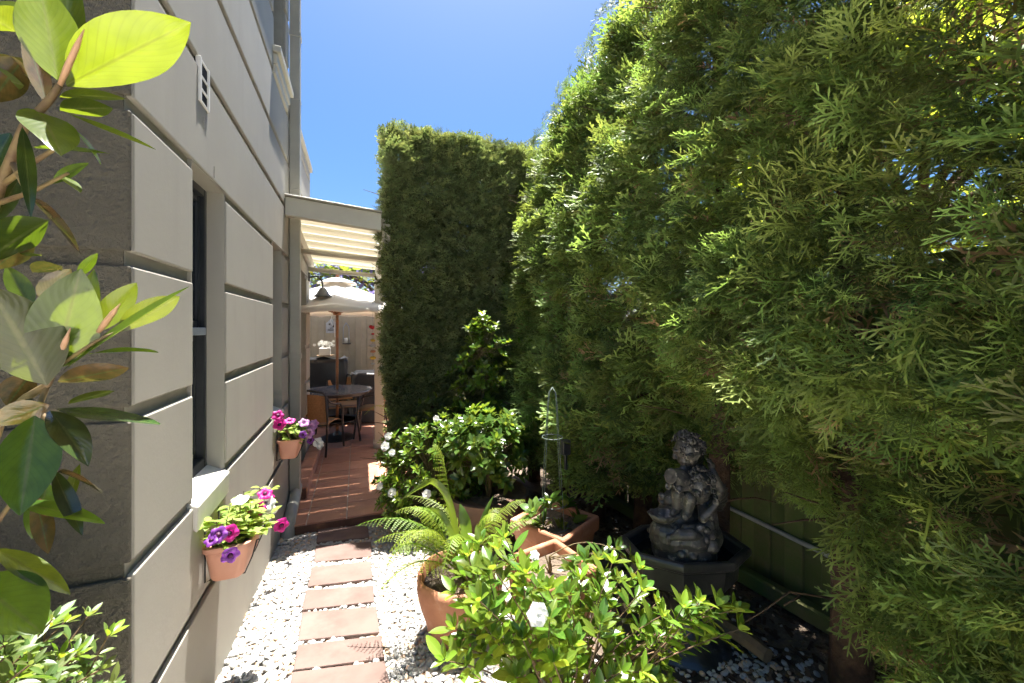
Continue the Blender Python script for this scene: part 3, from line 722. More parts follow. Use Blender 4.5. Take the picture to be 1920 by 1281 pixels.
lp = empty('wall_lamp', (-.6, 5.95, .35), 'grey bell shaded lamp on the house wall under the patio roof', 'lamp')
b = MB(); b.tube([(XW, 5.95, .66), (-.50, 5.95, .68), (-.44, 5.95, .62), (-.43, 5.95, .52)], .012, 8); b.build('lamp_arm', M['rubber'], lp, smooth=True)
b = MB(); b.lathe([(.0, .0), (.03, 0), (.05, -.03), (.085, -.09), (.12, -.12), (.118, -.125), (.08, -.10), (0, -.02)], 20, (-.43, 5.95, .53)); b.build('lamp_shade', M['ttop'], lp, smooth=True)
boxpart('lamp_bracket', (XW+.001, XW+.02, 5.90, 6.0, .60, .72), M['rubber'], lp, bevel=.004)

wc = empty('garden_chime', (.19, 5.86, .02), 'hanging red flower ornament with coloured glass pieces beside the roof post', 'ornament')
b = MB(); b.tube([(.20, 5.88, zr(.2, 5.88)-.02), (.20, 5.88, -.55)], .002, 5); b.build('string', M['wire'], wc)
b = MB()
for k in range(9): b.ball((.19+random.uniform(-.03, .03), 5.87+random.uniform(-.02, .02), .0+random.uniform(-.015, .02)), .02, 8, (1, 1, .7))
b.build('red_flower', M['red'], wc, smooth=True)
for z, m, r in ((-.09, 'red', .016), (-.18, 'yellow', .022), (-.25, 'plaque', .03), (-.33, 'terra', .025), (-.42, 'yellow', .03), (-.5, 'plaque', .02)):
    b = MB(); b.ball((.20, 5.88, z), r, 12, (1.4, .3, .8)); b.build('glass_piece', M[m], wc, smooth=True)

# ================================================================ WINDOW BOX PLANTERS
def petunia_mesh(name, m, r=.032):
    b = MB(); n = 20; prof = [(.0, -.035), (.12, -.02), (.25, -.006), (.6, .003), (1.0, -.004)]
    V = []
    for t, z in prof:
        for j in range(n):
            a = 2*math.pi*j/n; lob = 1-.20*(abs(math.sin(a*2.5))**3)*t
            V.append((r*t*lob*math.cos(a), r*t*lob*math.sin(a), z*r/.03 + .12*r*t*t*math.sin(5*a+1)))
    b.add(V, [(i*n+j, i*n+(j+1) % n, (i+1)*n+(j+1) % n, (i+1)*n+j) for i in range(4) for j in range(n)])
    return b.mesh(name, m, smooth=True)
PETM = {k: petunia_mesh('flower', M[k]) for k in ('petalm', 'petalw', 'petalp', 'petall')}
thr = MB(); thr.lathe([(0, -.012), (.007, -.004), (.009, .0015), (0, .003)], 10); THR = thr.mesh('throat', M['throat'], smooth=True)
PLEAF = [leafdata(.052, .030, 4, .2, .25, .5), leafdata(.04, .025, 4, .15, .4, .5)]
def planter(y0, y1, zrim, flowers, label, plabel, seed):
    rr = random.Random(seed)
    x0, x1 = XW+.012, XW+.185; zb = zrim-.155
    o = empty('window_box', ((x0+x1)/2, (y0+y1)/2, zb), label, 'planter', 'terracotta coloured window boxes on wire brackets')
    def ring(x0, x1, y0, y1, r, z, n=5):
        out = []
        for cx_, cy_, a0 in ((x1-r, y1-r, 0), (x0+r, y1-r, 90), (x0+r, y0+r, 180), (x1-r, y0+r, 270)):
            for k in range(n):
                a = math.radians(a0+90*k/(n-1)); out.append((cx_+r*math.cos(a), cy_+r*math.sin(a), z))
        return out
    b = MB(); rings = []
    for d, z, r in ((.045, zb, .02), (.033, zb+.012, .03), (.022, zb+.06, .035), (.010, zrim-.02, .03), (.0, zrim-.019, .03), (0, zrim, .03), (.012, zrim+.002, .025), (.016, zrim-.03, .025), (.02, zrim-.03, .02)):
        rings.append(ring(x0+d*.6, x1-d, y0+d, y1-d, r, z))
    n = len(rings[0]); V = [p for q in rings for p in q]
    F = [(i*n+j, i*n+(j+1) % n, (i+1)*n+(j+1) % n, (i+1)*n+j) for i in range(len(rings)-1) for j in range(n)] + [tuple(range(n-1, -1, -1))]
    b.add(V, F); b.build('box', M['plas'], o, smooth=True, angle=.6)
    b = MB(); b.add(ring(x0+.022, x1-.022, y0+.022, y1-.022, .02, zrim-.025), [tuple(range(20))]); b.build('soil', M['soil'], o)
    for yy in (y0+.09, y1-.09):
        b = MB(); b.tube([(XW+.004, yy, zrim+.07), (XW+.004, yy, zb-.02), (XW+.03, yy, zb-.008), (x1-.038, yy, zb-.008), (x1-.010, yy, zb+.06), (x1+.006, yy, zrim-.03), (x1+.016, yy, zrim-.028)], .0032, 6)
        b.build('bracket', M['wire'], o, smooth=True)
    pl = empty('petunia_plant', ((x0+x1)/2, (y0+y1)/2, zrim-.03), plabel, 'plant', 'petunias in the window boxes')
    mats = []; st = MB()
    for k in range(72):
        bx, by = rr.uniform(x0+.03, x1-.02), rr.uniform(y0+.03, y1-.02)
        ox = rr.uniform(-.02, .07); tip = Vector((bx+ox, by+rr.uniform(-.05, .05), zrim+rr.uniform(.0, .125)-max(0, ox)*.6))
        base = Vector((bx, by, zrim-.03)); mid = (base+tip)/2+Vector((0, 0, .02)); st.tube([base, mid, tip], .0018, 4)
        for q in range(8):
            t = rr.uniform(.3, 1); p = base.lerp(tip, t); a = rr.uniform(0, 6.28)
            d = Vector((math.cos(a), math.sin(a), rr.uniform(.0, .7)))
            mats.append((rr.randrange(2), place(p, d, (rr.uniform(-.3, .3), rr.uniform(-.3, .3), 1), rr.uniform(.8, 1.3))))
    link('foliage', bake('foliage', PLEAF, mats, M['pet']), pl, None, 'stuff')
    st.build('stem', M['stem'], pl)
    for k, (px, py, X, s, face) in flowers:
        p = onX(px, py, X+.035); b0 = Vector((min(p.x, x1-.03), min(max(p.y, y0+.04), y1-.04), zrim-.02))
        fd = Vector(face).normalized()
        f = link('flower', PETM[k], pl, place(p, fd.orthogonal(), fd, s*1.2))
        if k in ('petalm', 'petalp'): link('throat', THR, f, place(p, fd.orthogonal(), fd, s*1.2))
        e = MB(); e.tube([b0, (b0+p)/2+Vector((0, 0, .02)), p-fd*.02], .002, 5); e.build('flower_stalk', M['stem'], f)
    return o
CAMF = (.25, -1, .35)
fl1 = [('petalm', (480, 955, -.47, 1.15, (.2, -1, .4))), ('petalp', (493, 952, -.46, 1.05, (.6, -.8, .4))), ('petalm', (497, 925, -.45, .9, (.2, -.6, .9))), ('petalw', (500, 942, -.44, 1.1, (.4, -.8, .5))),
       ('petalw', (505, 957, -.43, 1.1, (.6, -.8, .3))), ('petalw', (450, 936, -.50, .9, (0, -.3, 1))), ('petalm', (528, 985, -.40, 1.0, (.5, -1, .1))), ('petalm', (430, 1000, -.50, .9, (.1, -1, .3))),
       ('petalp', (409, 1003, -.53, .85, (0, -1, .5))), ('petalp', (432, 1042, -.45, .8, (.3, -1, -.1))), ('petalp', (396, 1012, -.55, .7, (-.2, -.6, .7))), ('petalm', (503, 932, -.44, .9, (.6, -.6, .6)))]
fl2 = [('petalm', (521, 779, -.52, 1.0, (.2, -1, .5))), ('petalm', (524, 796, -.52, 1.1, (.3, -1, .1))), ('petalm', (543, 788, -.47, 1.0, (.1, -.4, 1))), ('petall', (570, 792, -.42, 1.1, (.2, -.7, .8))),
       ('petall', (584, 800, -.40, 1.4, (.5, -1, .2))), ('petall', (580, 812, -.40, 1.2, (.5, -1, .2))), ('petalp', (568, 815, -.42, .8, (.3, -1, .2))), ('petalp', (583, 826, -.40, .9, (.6, -.8, 0))),
       ('petalw', (597, 830, -.37, 1.3, (.5, -1, .2))), ('petalw', (601, 836, -.37, 1.1, (.7, -.8, 0))), ('petall', (590, 793, -.40, 1.0, (.3, -.8, .6)))]
planter(1.955, 2.315, -.895, fl1, 'pink terracotta window box under the nearest window of the beige wall', 'petunias with magenta, white and dark purple flowers in the nearer window box', 5)
planter(3.58, 3.94, -.885, fl2, 'smaller looking window box farther along the wall by the patio tiles', 'petunias with lilac and magenta flowers in the farther window box', 6)

# ================================================================ POTS
def lathe_pot(name, c, prof, m, label, cat='pot', n=40, wob=0, group=None):
    o = empty(name, c, label, cat, group)
    b = MB(); b.lathe(prof, n, c)
    if wob:
        f = smoothnoise(11); b.v = [(c[0]+(x-c[0])*(1+wob*(float(f(math.atan2(y-c[1], x-c[0])*2+9, (z-c[2])*9))-.5)), c[1]+(y-c[1])*(1+wob*(float(f(math.atan2(y-c[1], x-c[0])*2+9, (z-c[2])*9))-.5)), z) for x, y, z in b.v]
    b.build('pot_body', m, o, smooth=True, angle=.9)
    rin = max(r for r, z in prof)*.84; zt = max(z for r, z in prof)
    s = MB(); s.lathe([(rin, 0), (0, .012)], n, (c[0], c[1], c[2]+zt-.06)); s.build('soil', M['soil'], o, smooth=True)
    return o
# crinkled clay pot of the fern
FX, FY = .50, 2.08; FZ = gz(FY)-.01
lathe_pot('clay_pot', (FX, FY, FZ), [(.0, 0), (.11, 0), (.135, .02), (.17, .10), (.205, .20), (.222, .28), (.222, .325), (.212, .35), (.198, .355), (.188, .34), (.185, .29), (.0, .285)], M['terra'],
          'rounded terracotta pot holding the big green fern', wob=.10)
# big round tub
BX, BY = 1.02, 3.22; BZ = gz(BY)-.01
lathe_pot('plant_tub', (BX, BY, BZ), [(0, 0), (.24, 0), (.26, .02), (.315, .30), (.33, .31), (.335, .36), (.31, .365), (.30, .32), (.0, .30)], M['terrad'],
          'large dull brown tub behind the fern holding a glossy shrub')
def square_pot(name, c, w, h, rz, label, m):
    o = empty(name, c, label, 'pot', None, rz)
    R4 = Matrix.Translation(c) @ Matrix.Rotation(rz, 4, 'Z')
    b = MB(); V = []
    for s, z in ((.74, 0), (.92, h*.72), (1.0, h*.73), (1.02, h*.97), (.99, h), (.86, h), (.83, h*.96), (.82, h*.80)):
        for x, y in ((-1, -1), (1, -1), (1, 1), (-1, 1)): V.append((x*s*w/2, y*s*w/2, z))
    F = [(i*4+j, i*4+(j+1) % 4, (i+1)*4+(j+1) % 4, (i+1)*4+j) for i in range(7) for j in range(4)]+[(3, 2, 1, 0), (28, 29, 30, 31)]
    b.add([R4 @ Vector(v) for v in V], F); b.build('pot_body', m, o, bevel=.010, seg=3, smooth=True, angle=.5)
    s = MB(); s.add([R4 @ Vector((x*.40*w, y*.40*w, h*.86)) for x, y in ((-1, -1), (1, -1), (1, 1), (-1, 1))], [(0, 1, 2, 3)]); s.build('soil', M['soil'], o)
    return o
QX, QY = 1.25, 2.46
square_pot('square_pot', (QX, QY, gz(QY)), .43, .36, math.radians(28), 'square terracotta pot with a wire plant frame standing in it', M['terra'])
PX, PY = .92, 1.86
square_pot('square_pot', (PX, PY, gz(PY)), .34, .40, math.radians(12), 'square terracotta pot behind the flowering gardenia, in front of the wire frame', M['terra'])
# far orange pot behind the clipped hedge
lathe_pot('flower_pot', (1.13, 5.0, gz(5)), [(0, 0), (.14, 0), (.20, .30), (.225, .31), (.225, .37), (.20, .37), (.19, .3), (0, .3)], M['terra'], 'orange pot half hidden behind the clipped hedge')
# stack of bricks under it so that it stands at the height seen
boxpart('pot_stand', (.95, 1.31, 4.82, 5.18, gz(5)-.02, gz(5)+.42), M['timber'], None, .01)
bpy.data.objects['flower_pot'].location.z += .42
for ch in bpy.data.objects['flower_pot'].children: pass
tag(bpy.data.objects['pot_stand'], 'low timber plant stand behind the clipped hedge under the orange pot', 'stand')

# wire obelisk
ob = empty('wire_obelisk', (QX-.03, QY-.02, gz(QY)+.28), 'tall slim green wire plant frame with rounded top in the square pot', 'plant frame')
ox, oy, oz = QX-.03, QY-.02, gz(QY)+.29
tz = -.40
for k in range(2):
    a = math.radians(25+90*k); ca, sa = math.cos(a), math.sin(a)
    pts = []
    for t in np.linspace(-1, 1, 25):
        s = abs(t); r = .105*min(1, s/.15)**.5*(.38+.62*max(0, (s-.15)/.85)) if s > 0 else 0
        z = tz - (tz-oz)*max(0, (s-.10)/.90) - (.05*(s/.10)**2 if s < .1 else .05)
        pts.append((ox+math.copysign(1, t)*r*ca, oy+math.copysign(1, t)*r*sa, z))
    b = MB(); b.tube(pts, .0026, 6); b.build('hoop_wire', M['gwire'], ob, smooth=True)
for z, r in ((oz+.18, .097), (oz+.62, .068), (oz+.03, .105)):
    b = MB(); b.tube([(ox+r*math.cos(a), oy+r*math.sin(a), z) for a in np.linspace(0, 2*math.pi, 25)], .0026, 6, False); b.build('ring_wire', M['gwire'], ob, smooth=True)
bb = empty('solar_light', (ox+.085, oy-.03, oz+.50), 'small black box clipped to the wire plant frame', 'garden light')
boxpart('light_body', (ox+.055, ox+.115, oy-.05, oy-.005, oz+.50, oz+.60), M['rubber'], bb, bevel=.006)
boxpart('light_stem', (ox+.075, ox+.095, oy-.04, oy-.02, oz+.40, oz+.50), M['rubber'], bb, bevel=.004)

# ================================================================ SHRUBS
def limb(b, p0, p1, r0, r1, bend=.12, n=5, rr=random):
    p0, p1 = Vector(p0), Vector(p1); L = (p1-p0).length; o = Vector((rr.uniform(-1, 1), rr.uniform(-1, 1), rr.uniform(0, 1)))*L*bend
    pts = [p0.lerp(p1, t)+o*math.sin(math.pi*t) for t in np.linspace(0, 1, n)]
    b.tube(pts, [r0+(r1-r0)*t for t in np.linspace(0, 1, n)], 5, False)
    return pts
def shrub(name, label, cat, base, tips, leaves, mats, seed, per=(7, 10), spread=.9, size=(.8, 1.2), stemr=.007, along=2, young=.25, out=None, n_parts=300, stem_m='stem', group=None, flower=None, droop=0.0, trunk=None):
    """woody stems to every tip, whorls of leaves round the shoots; the 300 nearest leaves are objects, the others one mesh"""
    rr = random.Random(seed); o = empty(name, base, label, cat, group); base = Vector(base)
    st = MB(); L = []
    cen = Vector(out) if out else sum((Vector(t) for t in tips), Vector())/len(tips)
    forks = [base+Vector((rr.uniform(-.03, .03), rr.uniform(-.03, .03), (cen.z-base.z)*rr.uniform(.3, .75))) for _ in range(6)] if trunk is None else [Vector(t) for t in trunk]
    for fk in forks: limb(st, base, fk, stemr*1.6, stemr*.9, .08, 5, rr)
    for t in tips:
        t = Vector(t); fk = min(forks, key=lambda q: (q-t).length+rr.uniform(0, .08))
        pts = limb(st, fk, t, stemr*.7, .0018, .10, 6, rr)
        d0 = (pts[-1]-pts[-2]).normalized(); dout = (t-cen); dout = (dout.normalized() if dout.length > 1e-4 else Vector((0, 0, 1)))
        d = (d0*.5+dout*.6+Vector((0, 0, .55))).normalized()
        yng = rr.random() < young
        for a in range(along+1):
            f = 1-a*.16; p = t.lerp(pts[-3], (1-f)*1.6) if a else t
            k = rr.randint(*per) if a == 0 else rr.randint(3, 5)
            ph = rr.uniform(0, 6.28); u = d.orthogonal().normalized(); w = d.cross(u)
            for i in range(k):
                an = ph+i*2.4; ring = i/max(1, k-1)
                op = spread*(.35+.75*ring) if a == 0 else spread*rr.uniform(.9, 1.25)
                side = u*math.cos(an)+w*math.sin(an)
                y = (d*math.cos(op)+side*math.sin(op)).normalized()+Vector((0, 0, -droop))
                z = (d*math.sin(op)-side*math.cos(op))+Vector((0, 0, .35))
                s = rr.uniform(*size)*(.65+.45*ring if a == 0 else 1.05)
                mi = 1 if (yng and a == 0 and (ring < .7 or rr.random() < .4)) else 0
                L.append((p+side*.004, place(p+side*.004, y, z, s), rr.randrange(len(leaves)), mi))
    L.sort(key=lambda q: q[0].length)
    meshes = [[mesh_uv('leaf', v, f, u, M[mm]) for (v, f, u) in leaves] for mm in mats]
    for p, mt, k, mi in L[:n_parts]: link('leaf', meshes[min(mi, len(mats)-1)][k], o, mt)
    if len(L) > n_parts:
        for mi in range(len(mats)):
            sub = [(k, mt) for p, mt, k, m_ in L[n_parts:] if min(m_, len(mats)-1) == mi]
            if sub: link('foliage', bake('foliage', leaves, sub, M[mats[mi]]), o, None, 'stuff')
    st.build('stem', M[stem_m], o, smooth=True)
    return o
def ell(c, r, n, seed, lo=-1, power=.6, zlo=None):
    rr = random.Random(seed); out = []
    while len(out) < n:
        v = Vector((rr.gauss(0, 1), rr.gauss(0, 1), rr.gauss(0, 1))).normalized()
        if v.z < lo: continue
        v *= rr.random()**power*.35+.68
        p = Vector((c[0]+v.x*r[0], c[1]+v.y*r[1], c[2]+v.z*r[2]))
        if zlo is None or p.z > zlo: out.append(p)
    return out
GL = [leafdata(.075, .030, 6, .22, .12, .52), leafdata(.065, .028, 6, .25, .22, .50), leafdata(.085, .032, 6, .18, .05, .52), leafdata(.055, .022, 6, .4, -.05, .55)]
def flower_mesh(name, r=.035):
    b = MB(); 
    for lay, (n, tilt, s) in enumerate(((6, .25, 1.0), (6, .6, .8), (5, 1.05, .55))):
        for k in range(n):
            a = 2*math.pi*k/n+lay*.5; v, f, u = leafdata(r*s, r*s*1.0, 6, .10, .28, .62, wave=.15)
            R3 = Matrix.Rotation(a, 3, 'Z') @ Matrix.Rotation(tilt, 3, 'X')
            b.add([R3 @ Vector(p)+Vector((0, 0, lay*.002)) for p in v], f)
    return b.mesh(name, M['petalw'], smooth=True)
FLW = flower_mesh('flower')
def flowers(o, pts, s=1.0):
    for p, d in pts: link('flower', FLW, o, place(p, Vector(d).orthogonal(), d, s*random.uniform(.85, 1.15)))

# foreground gardenia
rr = random.Random(21); tips = []
targets = [(875,1040),(905,1015),(935,1030),(955,1010),(880,1075),(920,1085),(960,1060),(860,1115),(890,1130),(935,1130),(975,1100),(1010,1075),(1035,1100),(1060,1120),(1000,1130),(965,1150),(905,1165),(930,1190),
 (880,1190),(855,1215),(840,1235),(870,1250),(905,1225),(945,1235),(985,1200),(1020,1190),(1055,1180),(1085,1150),(1110,1120),(1125,1085),(1120,1045),(1150,1060),(1165,1100),(1140,1140),(1100,1185),(1075,1215),(1040,1235),
 (1000,1250),(960,1270),(1090,1255),(1130,1225),(1155,1190),(1180,1150),(1200,1115),(1190,1075),(1215,1165),(1180,1225),(1220,1205),(1255,1185),(1290,1165),(1325,1165),(1355,1150),(1300,1145),(1265,1225),(1235,1250),(1150,1265),
 (1200,1265),(1060,1275),(1330,1200),(1120,1170),(1020,1215),(985,1075),(1080,1090),(1230,1130),(920,1060)]
for i, (x, y) in enumerate(targets):
    d = 1.40+.30*rr.random()+(.12 if x > 1150 else 0) - .0006*(y-1130)
    p = atd(x+rr.uniform(-8, 8), y+rr.uniform(-8, 8), d); tips.append(p)
for i in range(18): tips.append(atd(rr.uniform(850, 1300), rr.uniform(1110, 1330), rr.uniform(1.35, 1.75)))
tips += [atd(x, y, 1.5) for x, y in ((1375, 1145), (1385, 1180), (1345, 1135), (1310, 1130), (1280, 1140), (1240, 1155))]
tips = [t for t in tips if t.z > gz(t.y)+.03]
gb = (.76, 1.42, gz(1.42)-.02)
fg = shrub('gardenia_bush', 'gardenia bush with fresh yellow green leaves and a white flower in the right foreground', 'shrub', gb, tips, GL, ['gard', 'gardn'], 22, per=(6, 9), size=(.72, 1.15), young=.6, stemr=.006, out=(.72, 1.52, -1.5), stem_m='twig', along=2)
flowers(fg, [(atd(1008, 1152, 1.36), (-.1, -1, .45))], 1.1)
flowers(fg, [(atd(1002, 1042, 1.60), (-.5, -.6, .6)), ], .6)

# middle gardenia, full of white flowers at its left edge
tips = ell((.64, 3.52, -1.26), (.53, .38, .52), 250, 3, -.8, zlo=-1.72)
mg = shrub('gardenia_bush', 'dense round gardenia bush with white flowers beside the patio post', 'shrub', (.60, 3.56, gz(3.56)), tips, [leafdata(.062, .026, 4, .22, .12, .52), leafdata(.055, .024, 4, .25, .22, .50)], ['gard', 'gardn'], 4, per=(7, 10), size=(.8, 1.2), young=.4, stemr=.008)
flowers(mg, [(onY(x, y, Y), (-.5, -.9, .4)) for x, y, Y in ((735,849,3.35),(735,924,3.27),(712,912,3.4),(722,837,3.4),(800,927,3.17),(818,785,3.4),(728,818,3.45))], .95)
# glossy shrub in the tub
tips = ell((BX-.03, BY+.02, -1.02), (.40, .36, .32), 100, 5, -.5)
tips += [onY(x, y, 3.0) for x, y in ((1000, 790), (985, 815), (960, 800), (950, 905), (935, 880), (1010, 800), (975, 850), (960, 870))]
shrub('glossy_shrub', 'dark glossy leaved shrub growing in the large brown tub', 'shrub', (BX, BY, BZ+.28), tips, [leafdata(.085, .040, 5, .2, .15, .5), leafdata(.07, .036, 5, .25, .25, .5)], ['gardd', 'gard'], 6, per=(6, 9), size=(.9, 1.3), young=.6, stemr=.008)
# tall loose camellia
tips = []; rr = random.Random(31)
for i in range(90):
    t = rr.random(); z = -1.05+1.12*t**.8; wd = .30*(1-t)**.7+.05; tips.append(Vector((1.22-.17*t+rr.gauss(0, wd*.6), 3.72+rr.gauss(0, wd*.4), z)))
tips += [onY(x, y, 3.6) for x, y in ((905, 590), (912, 600), (920, 618), (865, 672), (878, 668), (870, 690), (900, 640), (935, 640), (930, 610), (955, 640), (990, 640))]
shrub('camellia_shrub', 'tall thin upright shrub with small glossy leaves in front of the clipped hedge', 'shrub', (1.2, 3.75, gz(3.75)), tips, [leafdata(.06, .030, 4, .2, .15, .5), leafdata(.05, .026, 4, .25, .25, .5)], ['gard', 'gardn'], 32, per=(5, 7), size=(.9, 1.3), young=.35, stemr=.006, along=2,
      trunk=[(1.15, 3.74, -.5), (1.2, 3.75, -.9), (1.25, 3.76, -.75), (1.1, 3.72, -.25), (1.2, 3.7, -1.2)])
# sapling in the square pot with the frame
tips = [onY(x, y, 2.42) for x, y in ((1030, 940), (1060, 945), (1000, 960), (1015, 985), (1050, 990), (1085, 975), (1040, 1030), (1020, 1010), (1075, 1040), (1045, 1060), (1085, 1010))]
shrub('potted_sapling', 'small leafy sapling climbing inside the wire plant frame', 'shrub', (QX-.03, QY-.03, gz(QY)+.29), tips, [leafdata(.085, .042, 5, .15, .2, .5), leafdata(.07, .036, 5, .2, .3, .5)], ['gardd', 'gard'], 42, per=(5, 8), size=(.95, 1.35), young=.4, stemr=.004, along=2)
# sapling in the front pot
tips = [atd(x, y, 1.95) for x, y in ((1130, 1040), (1155, 1030), (1180, 1050), (1100, 1050), (1145, 1075), (1075, 1070))]
shrub('potted_shrub', 'little shrub with grey green leaves in the pot in front of the wire frame', 'shrub', (PX, PY, gz(PY)+.33), tips, [leafdata(.07, .028, 5, .15, .2, .5)], ['gardd', 'gard'], 43, per=(5, 7), size=(.8, 1.1), young=.3, stemr=.004, along=1)
# small leaved bush at the lower left
tips = ell((-.84, 1.10, -.80), (.36, .22, .30), 330, 8, -.9)
shrub('azalea_bush', 'small leaved pale green bush at the foot of the shaded front wall', 'shrub', (-.86, 1.15, gz(1.15)), tips, [leafdata(.034, .013, 4, .2, .1, .5), leafdata(.028, .011, 4, .25, .2, .5)], ['azal', 'gardn'], 9, per=(6, 8), size=(.8, 1.3), young=.25, stemr=.006, along=2, stem_m='twig')

# ================================================================ FERN
def frond(pts, L, wmax, m, n=24, seed=0, up=(0, 0, 1)):
    """feathery frond along a curve: leaflets in pairs, each cut into small lobes"""
    rr = random.Random(seed); pts = [Vector(p) for p in pts]
    def cur(t):                                   # quadratic through 3 points
        a, b_, c = pts; return a*(1-t)**2+b_*2*t*(1-t)+c*t*t
    V, F, U = [], [], []
    def quad(a, b_, c, d, uv):
        o = len(V); V.extend((a, b_, c, d)); F.append((o, o+1, o+2, o+3)); U.extend((uv,)*4)
    for i in range(n+1):
        t = .14+.86*i/n; p = cur(t); tg = (cur(min(1, t+.02))-cur(t-.02)).normalized()
        sd = tg.cross(Vector(up)).normalized(); nm = sd.cross(tg)
        uu = (t-.14)/.86; pl = wmax*((1-uu)**.75*min(1, .45+2.6*uu)+.05)
        if i == n: continue
        for s in (-1, 1):
            pl2 = pl; pl = pl2*rr.uniform(.86, 1.1); dr = (sd*s+tg*rr.uniform(.22, .5)-nm*.20*(1+.8*rr.random())).normalized(); k = max(4, int(13*pl/wmax))
            wv = dr.cross(nm).normalized()
            for j in range(k):
                q = j/k; c0 = p+dr*pl*q-nm*pl*.15*q*q; c1 = p+dr*pl*(q+.55/k)-nm*pl*.15*q*q
                w = (.075*pl*(1-q)**.6+.0015)
                for e in (-1, 1):
                    tipv = c0+(c1-c0)*.75+wv*e*w+dr*.004
                    quad(c0, c0+(c1-c0)*.35+wv*e*w*.9, tipv, c1, (0, t, 0))
            pl = pl2
    tb = MB(); tb.tube([cur(t) for t in np.linspace(0, 1, 12)], [.005-.0035*k/11 for k in range(12)], 5, False)
    o = len(V); V.extend(tb.v); F.extend(tuple(i+o for i in q) for q in tb.f); U.extend([(0, .3, 0)]*len(tb.v))
    return V, F, U
fe = empty('fern', (FX, FY, FZ+.30), 'large green fern with arching feathery fronds in the rounded terracotta pot', 'fern')
root = Vector((FX+.04, FY+.02, FZ+.30))
FR = [((780, 975), (668, 986), 2.15, .13), ((790, 1000), (700, 1018), 2.05, .12), ((840, 900), (815, 832), 2.2, .12), ((935, 965), (985, 938), 2.2, .11), ((790, 1050), (712, 1108), 1.85, .11), ((905, 975), (945, 955), 2.25, .10),
      ((930, 1010), (960, 1030), 1.95, .09), ((850, 960), (760, 930), 2.35, .10), ((800, 985), (730, 1035), 1.95, .11), ((770, 1010), (725, 1065), 1.9, .10), ((815, 960), (740, 960), 2.1, .11), ((900, 960), (950, 985), 2.05, .10), ((900, 1040), (935, 1090), 1.85, .09), ((820, 990), (760, 1020), 1.9, .09), ((960, 985), (1010, 980), 2.3, .09), ((830, 970), (770, 955), 2.0, .10), ((860, 985), (830, 1075), 1.75, .08)]
for i, (mid, tip, d, w) in enumerate(FR):
    a = root+Vector((random.uniform(-.05, .05), random.uniform(-.05, .05), 0)); c = atd(*tip, d); m_ = atd(*mid, (d+2.12)/2)
    ctrl = m_*2-(a+c)/2
    ctrl = ctrl.lerp((a+c)/2+Vector((0, 0, .2)), .35)
    vs, fs, us = frond((a, ctrl, c), 1, w, M['fern'], 24, i)
    f = link('frond', mesh_uv('frond', vs, fs, us, M['fern'], False), fe)
sp = empty('strap_plant', (FX+.0, FY, FZ+.30), 'strap leaved plant with an arching blade rising through the fern', 'plant')
for pts, w in (([root+Vector((-.02, .0, 0)), atd(845, 950, 2.1), atd(815, 905, 2.1), atd(790, 912, 2.05), atd(755, 935, 2.0)], .030), ([root+Vector((0, -.02, 0)), atd(875, 1000, 2.08), atd(868, 965, 2.08), atd(862, 945, 2.1)], .046), ([root, atd(845, 1000, 2.05), atd(822, 960, 2.05), atd(790, 955, 2.02)], .028), ([root+Vector((.02, 0, 0)), atd(905, 980, 2.1), atd(925, 930, 2.15)], .026)):
    P = [Vector(p) for p in pts]; V = []; U = []; n = 18
    def cr(t):
        k = t*(len(P)-1); i = min(int(k), len(P)-2); u = k-i; p0 = P[max(0, i-1)]; p1 = P[i]; p2 = P[i+1]; p3 = P[min(len(P)-1, i+2)]
        return .5*((2*p1)+(-p0+p2)*u+(2*p0-5*p1+4*p2-p3)*u*u+(-p0+3*p1-3*p2+p3)*u**3)
    for i in range(n+1):
        t = i/n; p = cr(t); tg = (cr(min(1, t+.03))-cr(max(0, t-.03))).normalized(); sd = tg.cross(Vector((.2, 1, .1))).normalized(); ww = w*(.7+.5*math.sin(math.pi*min(1, t*1.1)))*(1-t**5)*.5+.001
        nn = sd.cross(tg)
        for s in (-1, 0, 1): V.append(p+sd*s*ww+nn*abs(s)*ww*.35); U.append((s, t, 0))
    F = [(i*3+j, i*3+j+1, (i+1)*3+j+1, (i+1)*3+j) for i in range(n) for j in range(2)]
    link('leaf', mesh_uv('leaf', V, F, U, M['strap']), sp)
# fern tip by the patio post
f2 = empty('small_fern', (.24, 5.6, PZ), 'pale fern frond leaning out beside the patio post', 'fern')
vs, fs, us = frond((Vector((.42, 5.65, PZ+.05)), Vector((.42, 5.55, -.75)), onY(683, 778, 5.45)), 1, .11, M['fern'], 20, 77)
f = link('frond', mesh_uv('frond', vs, fs, us, M['fern'], False), f2)
vs, fs, us = frond((Vector((.42, 5.65, PZ+.05)), Vector((.55, 5.55, -.85)), Vector((.75, 5.5, -1.0))), 1, .11, M['fern'], 20, 78)
f = link('frond', mesh_uv('frond', vs, fs, us, M['fern'], False), f2)

